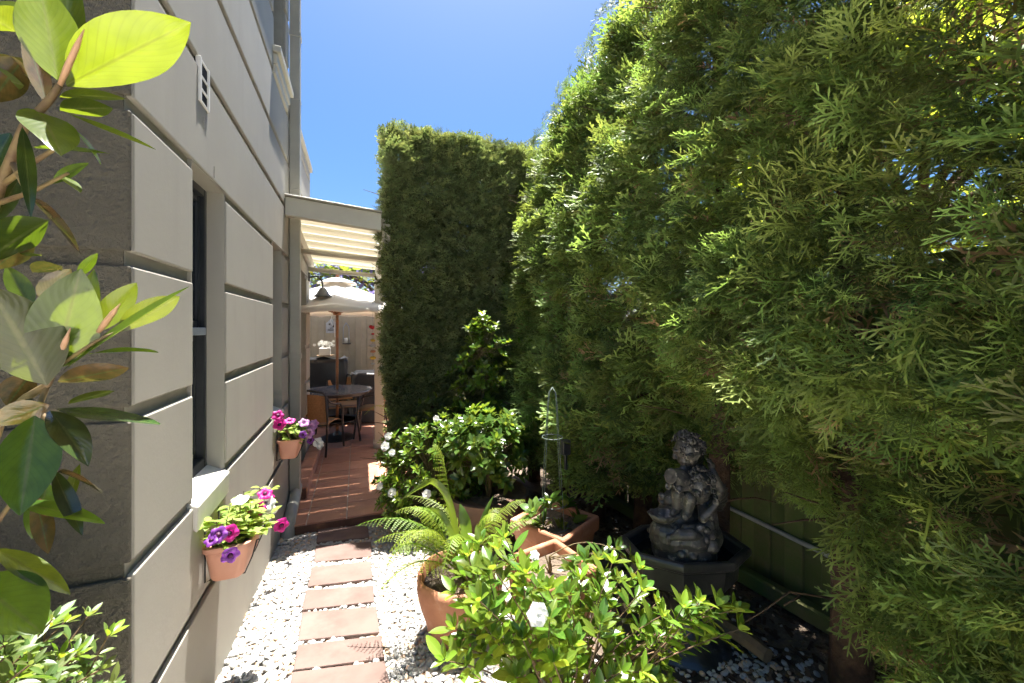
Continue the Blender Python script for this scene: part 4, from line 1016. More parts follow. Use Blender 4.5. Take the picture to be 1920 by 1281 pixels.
# ================================================================ FOUNTAIN
KX, KY = 1.545, 1.61; KG = gz(KY)-.02
fo = empty('fountain', (KX, KY, KG), 'black octagonal garden fountain with two weathered cherubs on a rocky mound', 'fountain')
R8 = -YAW+math.radians(22.5)+.12
def oval(b):                                          # the basin is wider than it is deep
    e = Vector((-sY, -cY, 0)); c0 = Vector((KX, KY, 0))
    b.v = [tuple(Vector(v)-e*((Vector(v)-c0).dot(e))*.34) for v in b.v]
ZB = -1.12
b = MB(); b.lathe([(.0, -.15), (.16, -.15), (.24, -.145), (.262, -.13), (.27, -.03), (.315, -.012), (.325, .0), (.325, .022), (.316, .032), (.285, .032), (.276, .022), (.262, -.10), (.0, -.11)], 8, (KX, KY, ZB), rot=R8)
oval(b); b.build('basin', M['basin'], fo, bevel=.004, seg=2)
b = MB(); b.lathe([(.275, 0), (0, .001)], 8, (KX, KY, ZB-.03), rot=R8); oval(b); b.build('water', M['water'], fo)
f = smoothnoise(17)
b = MB(); prof = [(.21, 0), (.215, .03), (.17, .06), (.125, .10), (.105, .16), (.10, .22), (.115, .27), (.15, .30), (.165, .31)]
b.lathe(prof, 40, (KX, KY, KG)); kz = ZB-.15-KG
b.v = [(KX+(x-KX)*(1+.22*(float(f(math.atan2(y-KY, x-KX)*3+20+(z-KG)*9, (z-KG)*14))-.5)), KY+(y-KY)*(1+.22*(float(f(math.atan2(y-KY, x-KX)*3+20+(z-KG)*9, (z-KG)*14))-.5)), KG+(z-KG)*kz/.31) for x, y, z in b.v]
b.build('pedestal', M['basin'], fo, smooth=True)
boxpart('foot_slab', (KX-.26, KX+.26, KY-.26, KY+.26, KG-.03, KG+.02), M['basin'], fo, bevel=.01)

def remesh(b, name, m, parent, vox=.0045, sm=6):
    o = b.build(name, m, parent, smooth=True)
    r = o.modifiers.new('union', 'REMESH'); r.mode = 'VOXEL'; r.voxel_size = vox; r.use_smooth_shade = True
    s = o.modifiers.new('soften', 'SMOOTH'); s.factor = .5; s.iterations = sm
    return o
# local statue frame: right of the viewer, towards the viewer, up
er = Vector((cY, -sY, 0)); ef = Vector((-sY, -cY, 0)); ez = Vector((0, 0, 1))
SC = Vector((KX, KY, ZB+.02))
def P(r, t, z): return SC+er*r+ef*t*.9+ez*z*.93
rs = random.Random(5)
b = MB()                                             # rocky mound with shells
for r, t, z, s in ((0, 0, .03, .15), (-.07, .03, .07, .11), (.07, .0, .06, .12), (-.02, -.03, .15, .10), (-.02, -.04, .22, .075), (.0, .07, .08, .10), (-.11, .05, .10, .07), (.04, -.05, .16, .08), (-.06, .0, .24, .04)):
    b.ball(P(r, t, z), s, 14, (1, 1, .75))
for k in range(110):
    a = rs.uniform(0, 6.28); z = rs.uniform(.0, .16); rad = .165-.35*abs(z-.04)
    b.ball(P(rad*math.cos(a), rad*math.sin(a), z), rs.uniform(.009, .026), 8, (1, 1, .7))
for k in range(30):
    a = rs.uniform(0, 6.28); z = rs.uniform(.16, .27); rad = .085-.25*abs(z-.18)
    b.ball(P(-.03+rad*math.cos(a), -.03+rad*math.sin(a), z), rs.uniform(.008, .018), 8)
b.lathe([(.0, -.14), (.145, -.14), (.155, -.03), (.15, .02), (0, .02)], 24, tuple(P(0, 0, 0)))
remesh(b, 'rock_mound', M['bronze'], fo, .0045, 3)
# open ribbed shell bowl at the left
b = MB(); n = 44
for i, (rr_, z) in enumerate(((.0, -.03), (.035, -.028), (.06, -.006), (.076, .02), (.066, .02), (.05, .0), (.028, -.016), (.0, -.02))):
    for j in range(n):
        a = 2*math.pi*j/n; w = 1+.08*math.cos(a*11)*(rr_/.07); q = P(-.125+rr_*w*math.cos(a), .075+rr_*w*math.sin(a)*.8, .185+z); b.v.append(tuple(q))
b.f = [(i*n+j, i*n+(j+1) % n, (i+1)*n+(j+1) % n, (i+1)*n+j) for i in range(7) for j in range(n)]
b.build('shell_bowl', M['bronze'], fo, smooth=True)
def limbs(b, pts, rad, n=12, k=5):
    P2 = []; R2 = []
    for i in range(len(pts)-1):
        for q in range(k): t = q/k; P2.append(Vector(pts[i]).lerp(Vector(pts[i+1]), t)); R2.append(rad[i]+(rad[i+1]-rad[i])*t)
    P2.append(Vector(pts[-1])); R2.append(rad[-1]); b.tube(P2, R2, n)
    for p, r in zip(pts, rad): b.ball(p, r, n)
def head(b, c, look, s=1.0, seed=1):
    """a child's head: skull, cheeks, brow, nose, lips, chin, ears and a mop of curls"""
    look = Vector(look).normalized(); sd = look.cross(ez).normalized(); up = sd.cross(look)
    q = lambda a, d, u: c+(sd*a+look*d+up*u)*s
    b.ball(q(0, 0, .008), .045*s, 18, (1, 1, 1.08)); b.ball(q(0, .010, -.018), .035*s, 16)
    for e in (-1, 1):
        b.ball(q(.019*e, .026, -.020), .018*s, 10); b.ball(q(.045*e, -.004, -.006), .011*s, 8); b.ball(q(.017*e, .0385, .006), .0065*s, 8)
        limbs(b, [q(.006*e, .045, .017), q(.028*e, .038, .019)], [.0065*s, .005*s], 8, 2)
    limbs(b, [q(0, .044, .012), q(0, .053, -.008)], [.005*s, .0085*s], 8, 3); b.ball(q(.006, .048, -.010), .006*s, 8); b.ball(q(-.006, .048, -.010), .006*s, 8)
    limbs(b, [q(-.010, .0405, -.0235), q(0, .0455, -.022), q(.010, .0405, -.0235)], [.0035*s, .005*s, .0035*s], 8, 2); b.ball(q(0, .043, -.029), .006*s, 8); b.ball(q(0, .034, -.042), .012*s, 8)
    rr = random.Random(seed)
    for k in range(130):
        v = Vector((rr.gauss(0, 1), rr.gauss(0, 1), rr.gauss(0, 1))).normalized()
        if v.y > .40 and v.z < .50: continue
        if v.z < -.50: continue
        ph = rr.uniform(0, 6.28); t1 = v.orthogonal().normalized(); t2 = v.cross(t1); cc = Vector((v.x*.050, v.y*.049-.004, v.z*.052+.012)); rc = rr.uniform(.006, .010)
        for g in range(4):                                # a little ring of hair
            w = cc+(t1*math.cos(ph+g*1.4)+t2*math.sin(ph+g*1.4))*rc+v*.003*g; b.ball(q(w.x, w.y, w.z), .0042*s, 6)
def hand(b, c, d, s=1.0):
    """small closed hand: palm, four bent fingers and a thumb from the side"""
    d = Vector(d).normalized(); u = d.orthogonal().normalized(); w = d.cross(u)
    b.ball(c, .016*s, 10)
    for k in range(4):
        o = c+u*(k-1.5)*.0085*s; ln = (.9, 1.1, 1.05, .8)[k]
        limbs(b, [o+d*.008*s, o+d*.022*s*ln, o+d*.028*s*ln+w*.012*s], [.005*s, .0046*s, .004*s], 8, 2)
    limbs(b, [c+u*.013*s, c+u*.022*s+d*.010*s+w*.006*s], [.0055*s, .0048*s], 8, 2)
# upper cherub, sitting, hugging a jar, looking down to the left
b = MB()
limbs(b, [P(.02, -.03, .29), P(.035, -.035, .345), P(.05, -.035, .40)], [0.053, 0.053, 0.045])
b.ball(P(.005, .005, .325), .048, 14); b.ball(P(.03, -.055, .28), .058, 14)
limbs(b, [P(.055, -.035, .415), P(.045, -.025, .45)], [0.028, 0.023])
head(b, P(.030, -.01, .505), (-.72, .66, -.38), 1.42, 1)
limbs(b, [P(.0, .01, .415), P(-.045, .03, .375), P(-.085, .075, .36)], [0.022, 0.019, 0.014])
limbs(b, [P(.088, .0, .41), P(.06, .075, .355), P(-.045, .105, .345)], [0.026, 0.022, 0.015])
hand(b, P(-.062, .108, .348), (-1, .2, .2), 1.2); hand(b, P(-.095, .085, .36), (.2, .6, -.6), 1.1)
limbs(b, [P(-.01, -.03, .28), P(-.055, .065, .30), P(-.06, .06, .215), P(-.085, .085, .205)], [0.036, 0.031, 0.022, 0.015])
limbs(b, [P(.05, -.02, .28), P(.0, .085, .285), P(-.015, .085, .21), P(-.035, .115, .20)], [0.038, 0.032, 0.023, 0.015])
up = remesh(b, 'cherub', M['bronze'], fo, .003, 1); up['label'] = 'upper seated cherub hugging a jar'
b = MB(); jc = P(-.05, .07, .385); jd = Vector(-er*.8+ef*.45+ez*.35).normalized()
b.lathe([(.0, -.065), (.026, -.062), (.046, -.03), (.050, 0), (.038, .034), (.025, .047), (.027, .056), (.038, .062), (.032, .064), (.0, .05)], 20)
Rj = frame(jd.orthogonal(), jd); b.v = [tuple(jc+Rj @ Vector(v)) for v in b.v]; b.build('jar', M['bronze'], fo, smooth=True)
# lower cherub, kneeling at the right, one arm raised, cheek on the other hand
b = MB()
limbs(b, [P(.11, .03, .07), P(.11, .025, .15), P(.105, .025, .235)], [0.055, 0.050, 0.043])
b.ball(P(.09, .06, .13), .044, 14)
limbs(b, [P(.09, .03, .255), P(.075, .045, .285)], [0.028, 0.024])
head(b, P(.055, .065, .335), (-.38, .86, -.45), 1.40, 2)
limbs(b, [P(.15, .02, .25), P(.165, .05, .32), P(.135, .05, .395), P(.13, .03, .425)], [0.025, 0.022, 0.017, 0.014])
hand(b, P(.130, .025, .437), (-.2, 0, 1), 1.2)
limbs(b, [P(.07, .07, .235), P(.045, .125, .20), P(.10, .13, .265)], [0.023, 0.022, 0.015]); hand(b, P(.108, .125, .28), (.1, -.2, 1), 1.2)
limbs(b, [P(.13, .03, .07), P(.09, .12, .055), P(.03, .10, .02)], [0.046, 0.036, 0.024])
limbs(b, [P(.07, .03, .08), P(-.01, .13, .085), P(-.05, .135, .03)], [0.043, 0.033, 0.022]); b.ball(P(-.065, .15, .025), .022, 10)
lo = remesh(b, 'cherub', M['bronze'], fo, .003, 1); lo['label'] = 'lower kneeling cherub with one arm raised'
# little fish between shell and cherub
b = MB(); limbs(b, [P(-.115, .13, .10), P(-.07, .15, .125), P(-.02, .155, .13), P(.035, .14, .105)], [0.012, 0.026, 0.029, 0.017]); b.ball(P(-.12, .13, .09), .02, 8, (1, .5, 1.4)); b.ball(P(.05, .15, .10), .018, 8)
remesh(b, 'fish', M['bronze'], fo, .003, 1)
def wing(c, out, s=1.0, seed=0):
    b = MB(); out = Vector(out).normalized()
    for k in range(9):
        a = math.radians(-35+k*13); d = (out*math.cos(a)+ez*math.sin(a)).normalized(); L = (.085+.03*math.sin(k*.4))*s
        v, f_, u = leafdata(L, .028*s, 5, .2, .1, .6)
        Rw = frame(d, ef+er*.2); b.add([c+Rw @ Vector(p)+ef*.001*k for p in v], f_)
    o = b.build('wing', M['bronze'], fo, smooth=True); so_ = o.modifiers.new('thickness', 'SOLIDIFY'); so_.thickness = .007
wing(P(.085, -.085, .41), er*.8-ef*.5+ez*.35, 1.1); wing(P(.07, -.09, .42), er*.3-ef*.8+ez*.5, 1.0)
wing(P(.155, -.02, .21), er*.9-ef*.4+ez*.15, 1.25); wing(P(.14, -.03, .22), er*.5-ef*.8+ez*.3, 1.1)

# small things round the fountain
b = MB(); b.hexa([(1.20, 1.30, KG-.02), (1.66, 1.16, KG-.02), (1.75, 1.42, KG-.02), (1.28, 1.52, KG-.02)], [(1.20, 1.30, KG+.012), (1.66, 1.16, KG+.016), (1.75, 1.42, KG+.014), (1.28, 1.52, KG+.012)])
tag(b.build('stone_slab', M['paver'], bevel=.006), 'flat pinkish stone slab lying in front of the fountain foot', 'slab')
lg0, lg1 = onG(1440, 1245), onG(1335, 1172)
b = MB(); dl = (lg1-lg0); sdv = Vector((-dl.y, dl.x, 0)).normalized()
b.tube([lg0+Vector((0, 0, .035)), lg0.lerp(lg1, .35)+Vector((0, 0, .045)), lg0.lerp(lg1, .7)+Vector((0, 0, .04)), lg1+dl*.4+Vector((0, 0, .035))], [.034, .036, .034, .033], 7)
tag(b.build('timber_stake', M['timber'], smooth=True, angle=.5), 'split pale timber stake lying on the mulch beside the fountain', 'timber')

# ================================================================ PEBBLES
def ico(seed, sub=2):
    bm = bmesh.new(); bmesh.ops.create_icosphere(bm, subdivisions=sub, radius=1); f = smoothnoise(seed)
    for v in bm.verts:
        k = 1+.35*(float(f(v.co.x*1.3+5, v.co.y*1.3+5+v.co.z))-.5)+.25*(float(f(v.co.z*1.6+9, v.co.x*1.2+20, 3))-.5); v.co *= k
    me = bpy.data.meshes.new('pebble'); bm.to_mesh(me); bm.free(); me.polygons.foreach_set('use_smooth', [True]*len(me.polygons)); return me
pro = []
for k in range(7):
    me = ico(50+k); me.materials.append(M['pebble'] if k < 6 else M['pebbleb']); pro.append(proto('pebble_shape', me))
def inside(x, y, poly):
    c = False; n = len(poly)
    for i in range(n):
        (x0, y0), (x1, y1) = poly[i], poly[i-1]
        if (y0 > y) != (y1 > y) and x < (x1-x0)*(y-y0)/(y1-y0)+x0: c = not c
    return c
rp = random.Random(99); pts, rots, scl, idx = [], [], [], []
def shrink(poly, s):
    cx_ = sum(p[0] for p in poly)/4; cy_ = sum(p[1] for p in poly)/4
    return [(cx_+(p[0]-cx_)*s, cy_+(p[1]-cy_)*s) for p in poly]
inner = [shrink(p, 1.01) for p in pavpoly]
sp_ = .0175
yy = 1.15
while yy < 3.86:
    xx = -.592
    while xx < 1.25:
        x = xx+rp.uniform(-.008, .008); y = yy+rp.uniform(-.008, .008); xx += sp_
        if x > 1.05-.12*(y-1.2)+rp.uniform(-.1, .1): continue
        if (x-FX)**2+(y-FY)**2 < .012: continue
        if any(inside(x, y, p) for p in inner): continue
        s = rp.uniform(.0085, .0155)*(1.25 if rp.random() < .15 else 1)
        pts.append((x, y, gz(y)+rp.uniform(-.006, .012))); rots.append((rp.uniform(-.5, .5), rp.uniform(-.5, .5), rp.uniform(0, 6.28)))
        scl.append((s*rp.uniform(.9, 1.5), s, s*rp.uniform(.5, .75))); idx.append(6 if rp.random() < .022 else rp.randrange(6))
    yy += sp_
for k in range(380):                                   # strays on the mulch by the fountain
    x, y = rp.gauss(1.62, .16), rp.gauss(1.33, .16); s = rp.uniform(.008, .014)
    pts.append((x, y, gz(y)-.012)); rots.append((rp.uniform(-.5, .5), rp.uniform(-.5, .5), rp.uniform(0, 6.28))); scl.append((s*1.2, s, s*.6)); idx.append(rp.randrange(6))
for k in range(140):
    x, y = rp.uniform(1.1, 2.2), rp.uniform(.7, 3.2); s = rp.uniform(.006, .011)
    pts.append((x, y, gz(y)-.014)); rots.append((rp.uniform(-.5, .5), rp.uniform(-.5, .5), rp.uniform(0, 6.28))); scl.append((s*1.2, s, s*.6)); idx.append(rp.randrange(7))
pb = scatter('white_pebbles', pts, rots, scl, idx, pro)
tag(pb, 'loose white pebbles covering the ground on both sides of the stepping stones', 'pebbles')
# bark chips and dry litter on the mulch
chip = []
for k in range(3):
    b = MB(); b.box(-1, 1, -.35, .35, -.12, .12); b.v = [(x*(1+.2*random.random()), y*(.6+.6*random.random()), z) for x, y, z in b.v]; chip.append(proto('chip_shape', b.mesh('chip', M['twig' if k == 0 else 'bark'])))
pts, rots, scl, idx = [], [], [], []
for k in range(2600):
    x, y = rp.uniform(1.0, 2.3), rp.uniform(.3, 4.0); s = rp.uniform(.008, .028)
    pts.append((x, y, gz(y)-.012)); rots.append((rp.uniform(-.4, .4), rp.uniform(-.4, .4), rp.uniform(0, 6.28))); scl.append((s, s, s)); idx.append(rp.randrange(3))
tag(scatter('bark_chips', pts, rots, scl, idx, chip), 'dark bark chips and dry litter over the bed under the tall hedge', 'mulch')

# fallen leaves on the pebbles and slabs
lv = [proto('fallen_leaf_shape', mesh_uv('fallen_leaf', *leafdata(.05, .018, 5, .3, .2, .5), M['dead'])), proto('fallen_leaf_shape', mesh_uv('fallen_leaf', *leafdata(.035, .016, 5, .4, -.2, .5), M['bud']))]
pts, rots, scl, idx = [], [], [], []
for k in range(85):
    x, y = rp.uniform(-.55, .9) if k < 55 else rp.uniform(1.2, 2.2), rp.uniform(1.4, 3.8); s = rp.uniform(.5, 1.0)
    pts.append((x, y, gz(y)+.014)); rots.append((rp.uniform(-.3, .3), rp.uniform(-.3, .3), rp.uniform(0, 6.28))); scl.append((s, s, s)); idx.append(rp.randrange(2))
tag(scatter('fallen_leaves', pts, rots, scl, idx, lv), 'a few dry fallen leaves scattered on the pebbles and slabs', 'leaves')

# ================================================================ HEDGES
def spray_data(seed, L=.20, nb=13, per=5, wd=1.0):
    """flat fan of scaly twigs: an axis, side twigs on both sides, small twiglets on those"""
    rr = random.Random(seed); V, F, U = [], [], []
    def rib(a, b_, w0, w1, nrm, t0, t1):
        sd = (b_-a).cross(nrm); sd.normalize(); o = len(V)
        V.extend((a-sd*w0, a+sd*w0, b_+sd*w1, b_-sd*w1)); U.extend(((0, t0, 0), (0, t0, 0), (0, t1, 0), (0, t1, 0))); F.append((o, o+1, o+2, o+3))
    def kite(a, b_, w, nrm, t0, t1):
        sd = (b_-a).cross(nrm); sd.normalize(); m_ = a.lerp(b_, .55); o = len(V)
        V.extend((a, m_+sd*w, b_, m_-sd*w)); U.extend(((0, t0, 0), (0, (t0+t1)/2, 0), (0, t1, 0), (0, (t0+t1)/2, 0))); F.append((o, o+1, o+2, o+3))
    up = Vector((0, 0, 1)); sw = rr.uniform(-.22, .22); cv_ = rr.uniform(-.42, .06)
    ax = [Vector((sw*L*math.sin(t*2), L*t, cv_*L*t*t)) for t in (0, .25, .5, .75, 1)]
    def axp(t): k = t*4; i = min(3, int(k)); return ax[i].lerp(ax[i+1], k-i)
    for i in range(4): rib(ax[i], ax[i+1], .0034-.0004*i, .0030-.0004*i, up, i/4*.4, (i+1)/4*.4)
    for i in range(nb):
        t = .10+.88*i/(nb-1); p = axp(t); s = 1 if i % 2 else -1
        bl = L*(.16+.46*math.sin(math.pi*(.12+.80*t))**1.1)*(1.05-t*.45)*rr.uniform(.75, 1.2)
        an = math.radians(rr.uniform(30, 52)); d = Vector((s*math.sin(an), math.cos(an), rr.uniform(-.45, .30))).normalized()
        e = p+d*bl-Vector((0, 0, bl*.10)); nr = (up+Vector((rr.uniform(-.4, .4), rr.uniform(-.4, .4), 0))).normalized()
        rib(p, e, .0026*wd, .0014*wd, nr, .2, 1)
        kk = max(3, int(per*1.3*bl/(L*.5)))
        for q in range(kk):
            tt = .12+.8*q/kk; c = p.lerp(e, tt); s2 = 1 if q % 2 else -1
            a2 = math.radians(rr.uniform(26, 46))*s2; d2 = Vector((d.x*math.cos(a2)-d.y*math.sin(a2), d.x*math.sin(a2)+d.y*math.cos(a2), d.z+rr.uniform(-.4, .35)))
            kite(c, c+d2*bl*.46*(1-tt*.55)*rr.uniform(.8, 1.25), .0029*wd, nr, .35, 1)
    return V, F, U
def to_mesh(dt, m): return mesh_uv('spray', *dt, m, False)
D1 = [spray_data(100+k, .20+.01*k, 12+k % 3, 5.6) for k in range(6)]; D1B = [spray_data(160+k, .22, 10, 3.4, 1.9) for k in range(4)]; DD = [spray_data(120+k, .14, 8, 3) for k in range(2)]; D2 = [spray_data(140+k, .16, 8, 3, 2.3) for k in range(4)]
SPR = [to_mesh(d, M['cyp']) for d in D1]; SP2 = [to_mesh(d, M['cyp2']) for d in D2]

# ---- tall hedge on the right
hd = empty('conifer_hedge', (1.95, 2, -1.6), 'tall loose cypress hedge filling the right side of the garden', 'hedge')
nz = smoothnoise(201)
def ztop(y): return float(np.interp(y, [-1, 1.2, 2.2, 2.7, 3.4, 4.2, 4.6], [3.3, 3.2, 2.75, 2.52, 2.32, 2.12, 2.0]))
def zbot(y): return float(np.interp(y, [-1, .55, .8, .95, 1.2, 1.7, 2.1, 2.5, 3.2, 4.6], [-1.35, -1.3, -1.05, -.74, -.66, -.74, -.98, -1.12, -1.2, -1.2]))
def face(y, z, flat=False):
    base = float(np.interp(y, [-1, .4, 1.0, 2.0, 3.0, 4.5], [1.40, 1.44, 1.50, 1.58, 1.60, 1.58]))+float(np.interp(y, [1, 2.5], [.05, .085]))*(z-.3)
    lump = (float(nz(y*1.5+10, z*1.5+20))-.5)*.20+(float(nz(y*4+3, z*4+40, 1))-.5)*.16
    h = (ztop(y)-z); top = .42*max(0, 1-h/.55)**2
    low = .12*max(0, 1-(z-zbot(y))/.5)
    by = .42*math.exp(-((y-1.62)/.55)**2)*min(1, max(0, (-.10-z)/.35))     # set back behind the fountain
    return base-lump+top+low+by
HOLES = [(1745, 300, .075), (1700, 285, .04), (1560, 382, .045), (1490, 380, .03), (1660, 615, .085), (1560, 690, .05), (1820, 470, .07), (1500, 790, .05), (1880, 850, .07), (1690, 640, .05), (1850, 480, .05), (1600, 930, .08), (1760, 900, .07)]
HR = [(ray(x, y).normalized(), r) for x, y, r in HOLES]
def in_hole(p, f=1.0):
    for d, r in HR:
        if (p-d*p.dot(d)).length < r*f: return True
    return False
rh = random.Random(301); L = []
def hedge_spray(layer):
    while True:
        y = rh.uniform(-.35, 4.55); z = rh.uniform(-1.4, 3.3)
        if zbot(y)-.05 < z < ztop(y)+.03: break
    x = face(y, z)
    den = float(nz(y*2.3+50, z*2.3+7, 2))*.65+float(nz(y*6+1, z*6+9, 3))*.35
    if layer == 0:
        if den < .43 and rh.random() < .88: return
        x += rh.uniform(-.03, .05)
    elif layer == 1:
        if den < .31 and rh.random() < .7: return
        x += rh.uniform(.06, .16)
    elif layer == 2: x += rh.uniform(.18, .38)
    else: x = 2.15+.25*rh.random()-(.25*max(0, 1-(ztop(y)-z)/.55)**2)
    p = Vector((x, y, z))
    if in_hole(p, 1.0 if layer else .8): return
    sg = -1 if layer < 3 else 1
    d = Vector((sg*1.0, rh.gauss(.0, .55), rh.gauss(.10, .45)))
    if ztop(y)-z < .25: d.z += .5
    d.normalize()
    n = Vector((rh.gauss(0, .45), rh.gauss(-.35, .5), 1)).normalized()
    if rh.random() < .35: n = Vector((rh.gauss(0, .4), -1, rh.gauss(.3, .5))).normalized()
    s = (.45+1.0*rh.random()**1.4)*(1 if layer < 2 else 1.5)*(.75 if ztop(y)-z < .3 else 1)
    k = rh.randrange(6) if y < 1.9+rh.uniform(-.3, .3) else 8+rh.randrange(4)
    if rh.random() < (.08 if layer == 0 else .20 if layer == 1 else .35): k = 6+rh.randrange(2)
    if k in (6, 7): s *= 1.35
    L.append((p-d*.10*s, d, n, s, k, layer))
for layer, n in ((0, 9200), (1, 4000), (2, 1900), (3, 700)):
    for i in range(n): hedge_spray(layer)
for i in range(600):                                    # the crest
    y = rh.uniform(-.3, 4.5); x = rh.uniform(1.75, 2.35); z = ztop(y)+rh.uniform(-.08, .0)-.10*abs(x-2.05)
    d = Vector((rh.gauss(0, .4), rh.gauss(0, .4), 1)).normalized(); L.append((Vector((x, y, z))-d*.1, d, Vector((-1, rh.gauss(0, .6), .2)), rh.uniform(.4, .75), rh.randrange(6), 0))
for i in range(350):                                    # the far end
    z = rh.uniform(-1.2, 2.0); x = rh.uniform(1.6, 2.35); y = 4.55; d = Vector((rh.gauss(0, .4), 1, rh.gauss(.2, .4))).normalized(); L.append((Vector((x, y, z))-d*.1, d, Vector((-1, rh.gauss(0, .6), .2)), rh.uniform(.7, 1.1), rh.randrange(6), 0))
L.sort(key=lambda q: q[0].length + (9 if q[5] else 0) + (9 if (q[0].y < .45*q[0].x or q[4] > 5) else 0))
for p, d, n, s, k, l_ in L[:300]: link('spray', SPR[k], hd, place(p, d, n, s))
R_ = L[300:]
link('foliage', bake('foliage', D1, [(q[4], place(q[0], q[1], q[2], q[3])) for q in R_ if q[4] < 6], M['cyp'], False), hd, None, 'stuff')
link('foliage', bake('foliage', D1B, [(q[4]-8, place(q[0], q[1], q[2], q[3])) for q in R_ if q[4] >= 8], M['cyp'], False), hd, None, 'stuff')
link('dead_foliage', bake('dead_foliage', DD, [(q[4]-6, place(q[0], q[1], q[2], q[3])) for q in R_ if 6 <= q[4] < 8], M['dead'], False), hd, None, 'stuff')
for i, y in enumerate((-.15, .45, 1.08, 1.78, 2.45, 3.1, 3.75, 4.35)):
    b = MB(); x = 1.97+random.uniform(-.04, .04); zt = ztop(y)-.35
    f = smoothnoise(400+i); pts = [(x+.08*(float(f(t*4, 2))-.5), y+.08*(float(f(t*4, 9))-.5), gz(y)-.06+(zt-gz(y))*t) for t in np.linspace(0, 1, 12)]
    b.tube(pts, [.062-.042*t+(.02*(1-t)**8) for t in np.linspace(0, 1, 12)], 10)
    for k in range(46):
        t = rh.uniform(.12, .97); p = Vector(pts[0]).lerp(Vector(pts[-1]), t); a = rh.uniform(0, 6.28)
        ln = rh.uniform(.2, .48); q = p+Vector((math.cos(a)*ln-.12, math.sin(a)*ln*.9, rh.uniform(.0, .22)))
        if in_hole(q, .5): continue
        limb(b, p, q, .010-.005*t, .002, .08, 4, rh)
    b.build('trunk', M['bark'], hd, smooth=True)

# ---- clipped hedge across the end
h2 = empty('clipped_hedge', (.95, 4.5, -1.75), 'dark square clipped cypress hedge standing across the end of the garden', 'hedge')
L2 = []
def x2(z): return .275+.03*(float(nz(z*2+5, 3, 4))-.5)+.05*max(0, 1-(2.0-z)/.2)**2+max(0, (-.2-z))*.09
rh = random.Random(303)
def add2(p, d, n, s): L2.append((p-d*.07*s, d, n, s, rh.randrange(4)))
for i in range(6800):
    z = rh.uniform(-1.55, 2.0); x = rh.uniform(x2(z)-.02, 1.85)
    lay = rh.random()
    den = float(nz(x*3+5, z*3+7, 5))*.6+float(nz(x*7+1, z*7+2, 6))*.4
    thin = 0
    if z < .95: thin = .16*min(1, (.95-z)/.7)
    if abs(x-.46) < .10 and -.1 < z < .55: thin += .22
    if 1.45 < x and z < 1.0: thin += .25
    if den < .18+thin*.75 and rh.random() < .93: continue
    y = 4.16+.10*max(0, 1-(2.0-z)/.3)**2+(float(nz(x*3, z*3, 7))-.5)*.20+(float(nz(x*8, z*8, 2))-.5)*.10+(0 if lay < .7 else rh.uniform(.05, .3))
    d = Vector((rh.gauss(0, .5), -1, rh.gauss(.45, .45))).normalized(); n = Vector((rh.gauss(0, .5), rh.gauss(0, .5), 1))
    if rh.random() < .5: n = Vector((rh.gauss(0, .8), -1, rh.gauss(0, .5)))
    add2(Vector((x, y, z)), d, n, rh.uniform(.6, 1.1))
for i in range(1300):                                   # inner branches that close the view through
    z = rh.uniform(-1.55, 1.9); x = rh.uniform(x2(z)+.08, 1.85)
    if .40 < x < .52 and .0 < z < .45 and rh.random() < .6: continue
    add2(Vector((x, rh.uniform(4.28, 4.62), z)), Vector((rh.gauss(0, .8), rh.gauss(-.3, .5), rh.gauss(.3, .5))).normalized(), Vector((rh.gauss(0, .5), -1, rh.gauss(0, .5))), rh.uniform(1.3, 2.0))
for i in range(1600):                                   # left end, top and back
    w = rh.random()
    if w < .5:
        z = rh.uniform(-1.55, 2.0); p = Vector((x2(z)+rh.uniform(-.03, .06), rh.uniform(4.16, 4.72), z)); d = Vector((-1, rh.gauss(-.2, .5), rh.gauss(.3, .4)))
    else:
        p = Vector((rh.uniform(.22, 1.85), rh.uniform(4.16, 4.72), 2.0+rh.uniform(-.05, .02)+.10*(0))); d = Vector((rh.gauss(0, .4), rh.gauss(-.2, .4), 1))
        if p.x < .28: p.z -= .04
    add2(p, d.normalized(), Vector((rh.gauss(0, 1), rh.gauss(-.4, 1), rh.gauss(0, 1))).normalized(), rh.uniform(.45, .85))
for i in range(500):
    z = rh.uniform(.8, 2.0); add2(Vector((rh.uniform(.3, 1.85), 4.74, z)), Vector((rh.gauss(0, .4), 1, .3)).normalized(), Vector((rh.gauss(0, .5), 0, 1)), rh.uniform(.7, 1.1))
L2.sort(key=lambda q: q[0].length)
for p, d, n, s, k in L2[:300]: link('spray', SP2[k], h2, place(p, d, n, s))
R_ = L2[300:]
link('foliage', bake('foliage', D2, [(q[4], place(q[0], q[1], q[2], q[3])) for q in R_], M['cyp2'], False), h2, None, 'stuff')
for i, x in enumerate((.38, .80, 1.18, 1.52)):
    b = MB(); f = smoothnoise(430+i); pts = [(x+.07*(float(f(t*5, 2))-.5), 4.45+.06*(float(f(t*4, 9))-.5), -1.82+3.5*t) for t in np.linspace(0, 1, 12)]
    b.tube(pts, [.045-.03*t for t in np.linspace(0, 1, 12)], 10)
    for k in range(42):
        t = rh.uniform(.08, .95); p = Vector(pts[0]).lerp(Vector(pts[-1]), t); a = rh.uniform(0, 6.28); ln = rh.uniform(.15, .4)
        limb(b, p, p+Vector((math.cos(a)*ln, math.sin(a)*ln*.7, rh.uniform(-.02, .2))), .007, .0015, .08, 4, rh)
    b.build('trunk', M['bark'], h2, smooth=True)

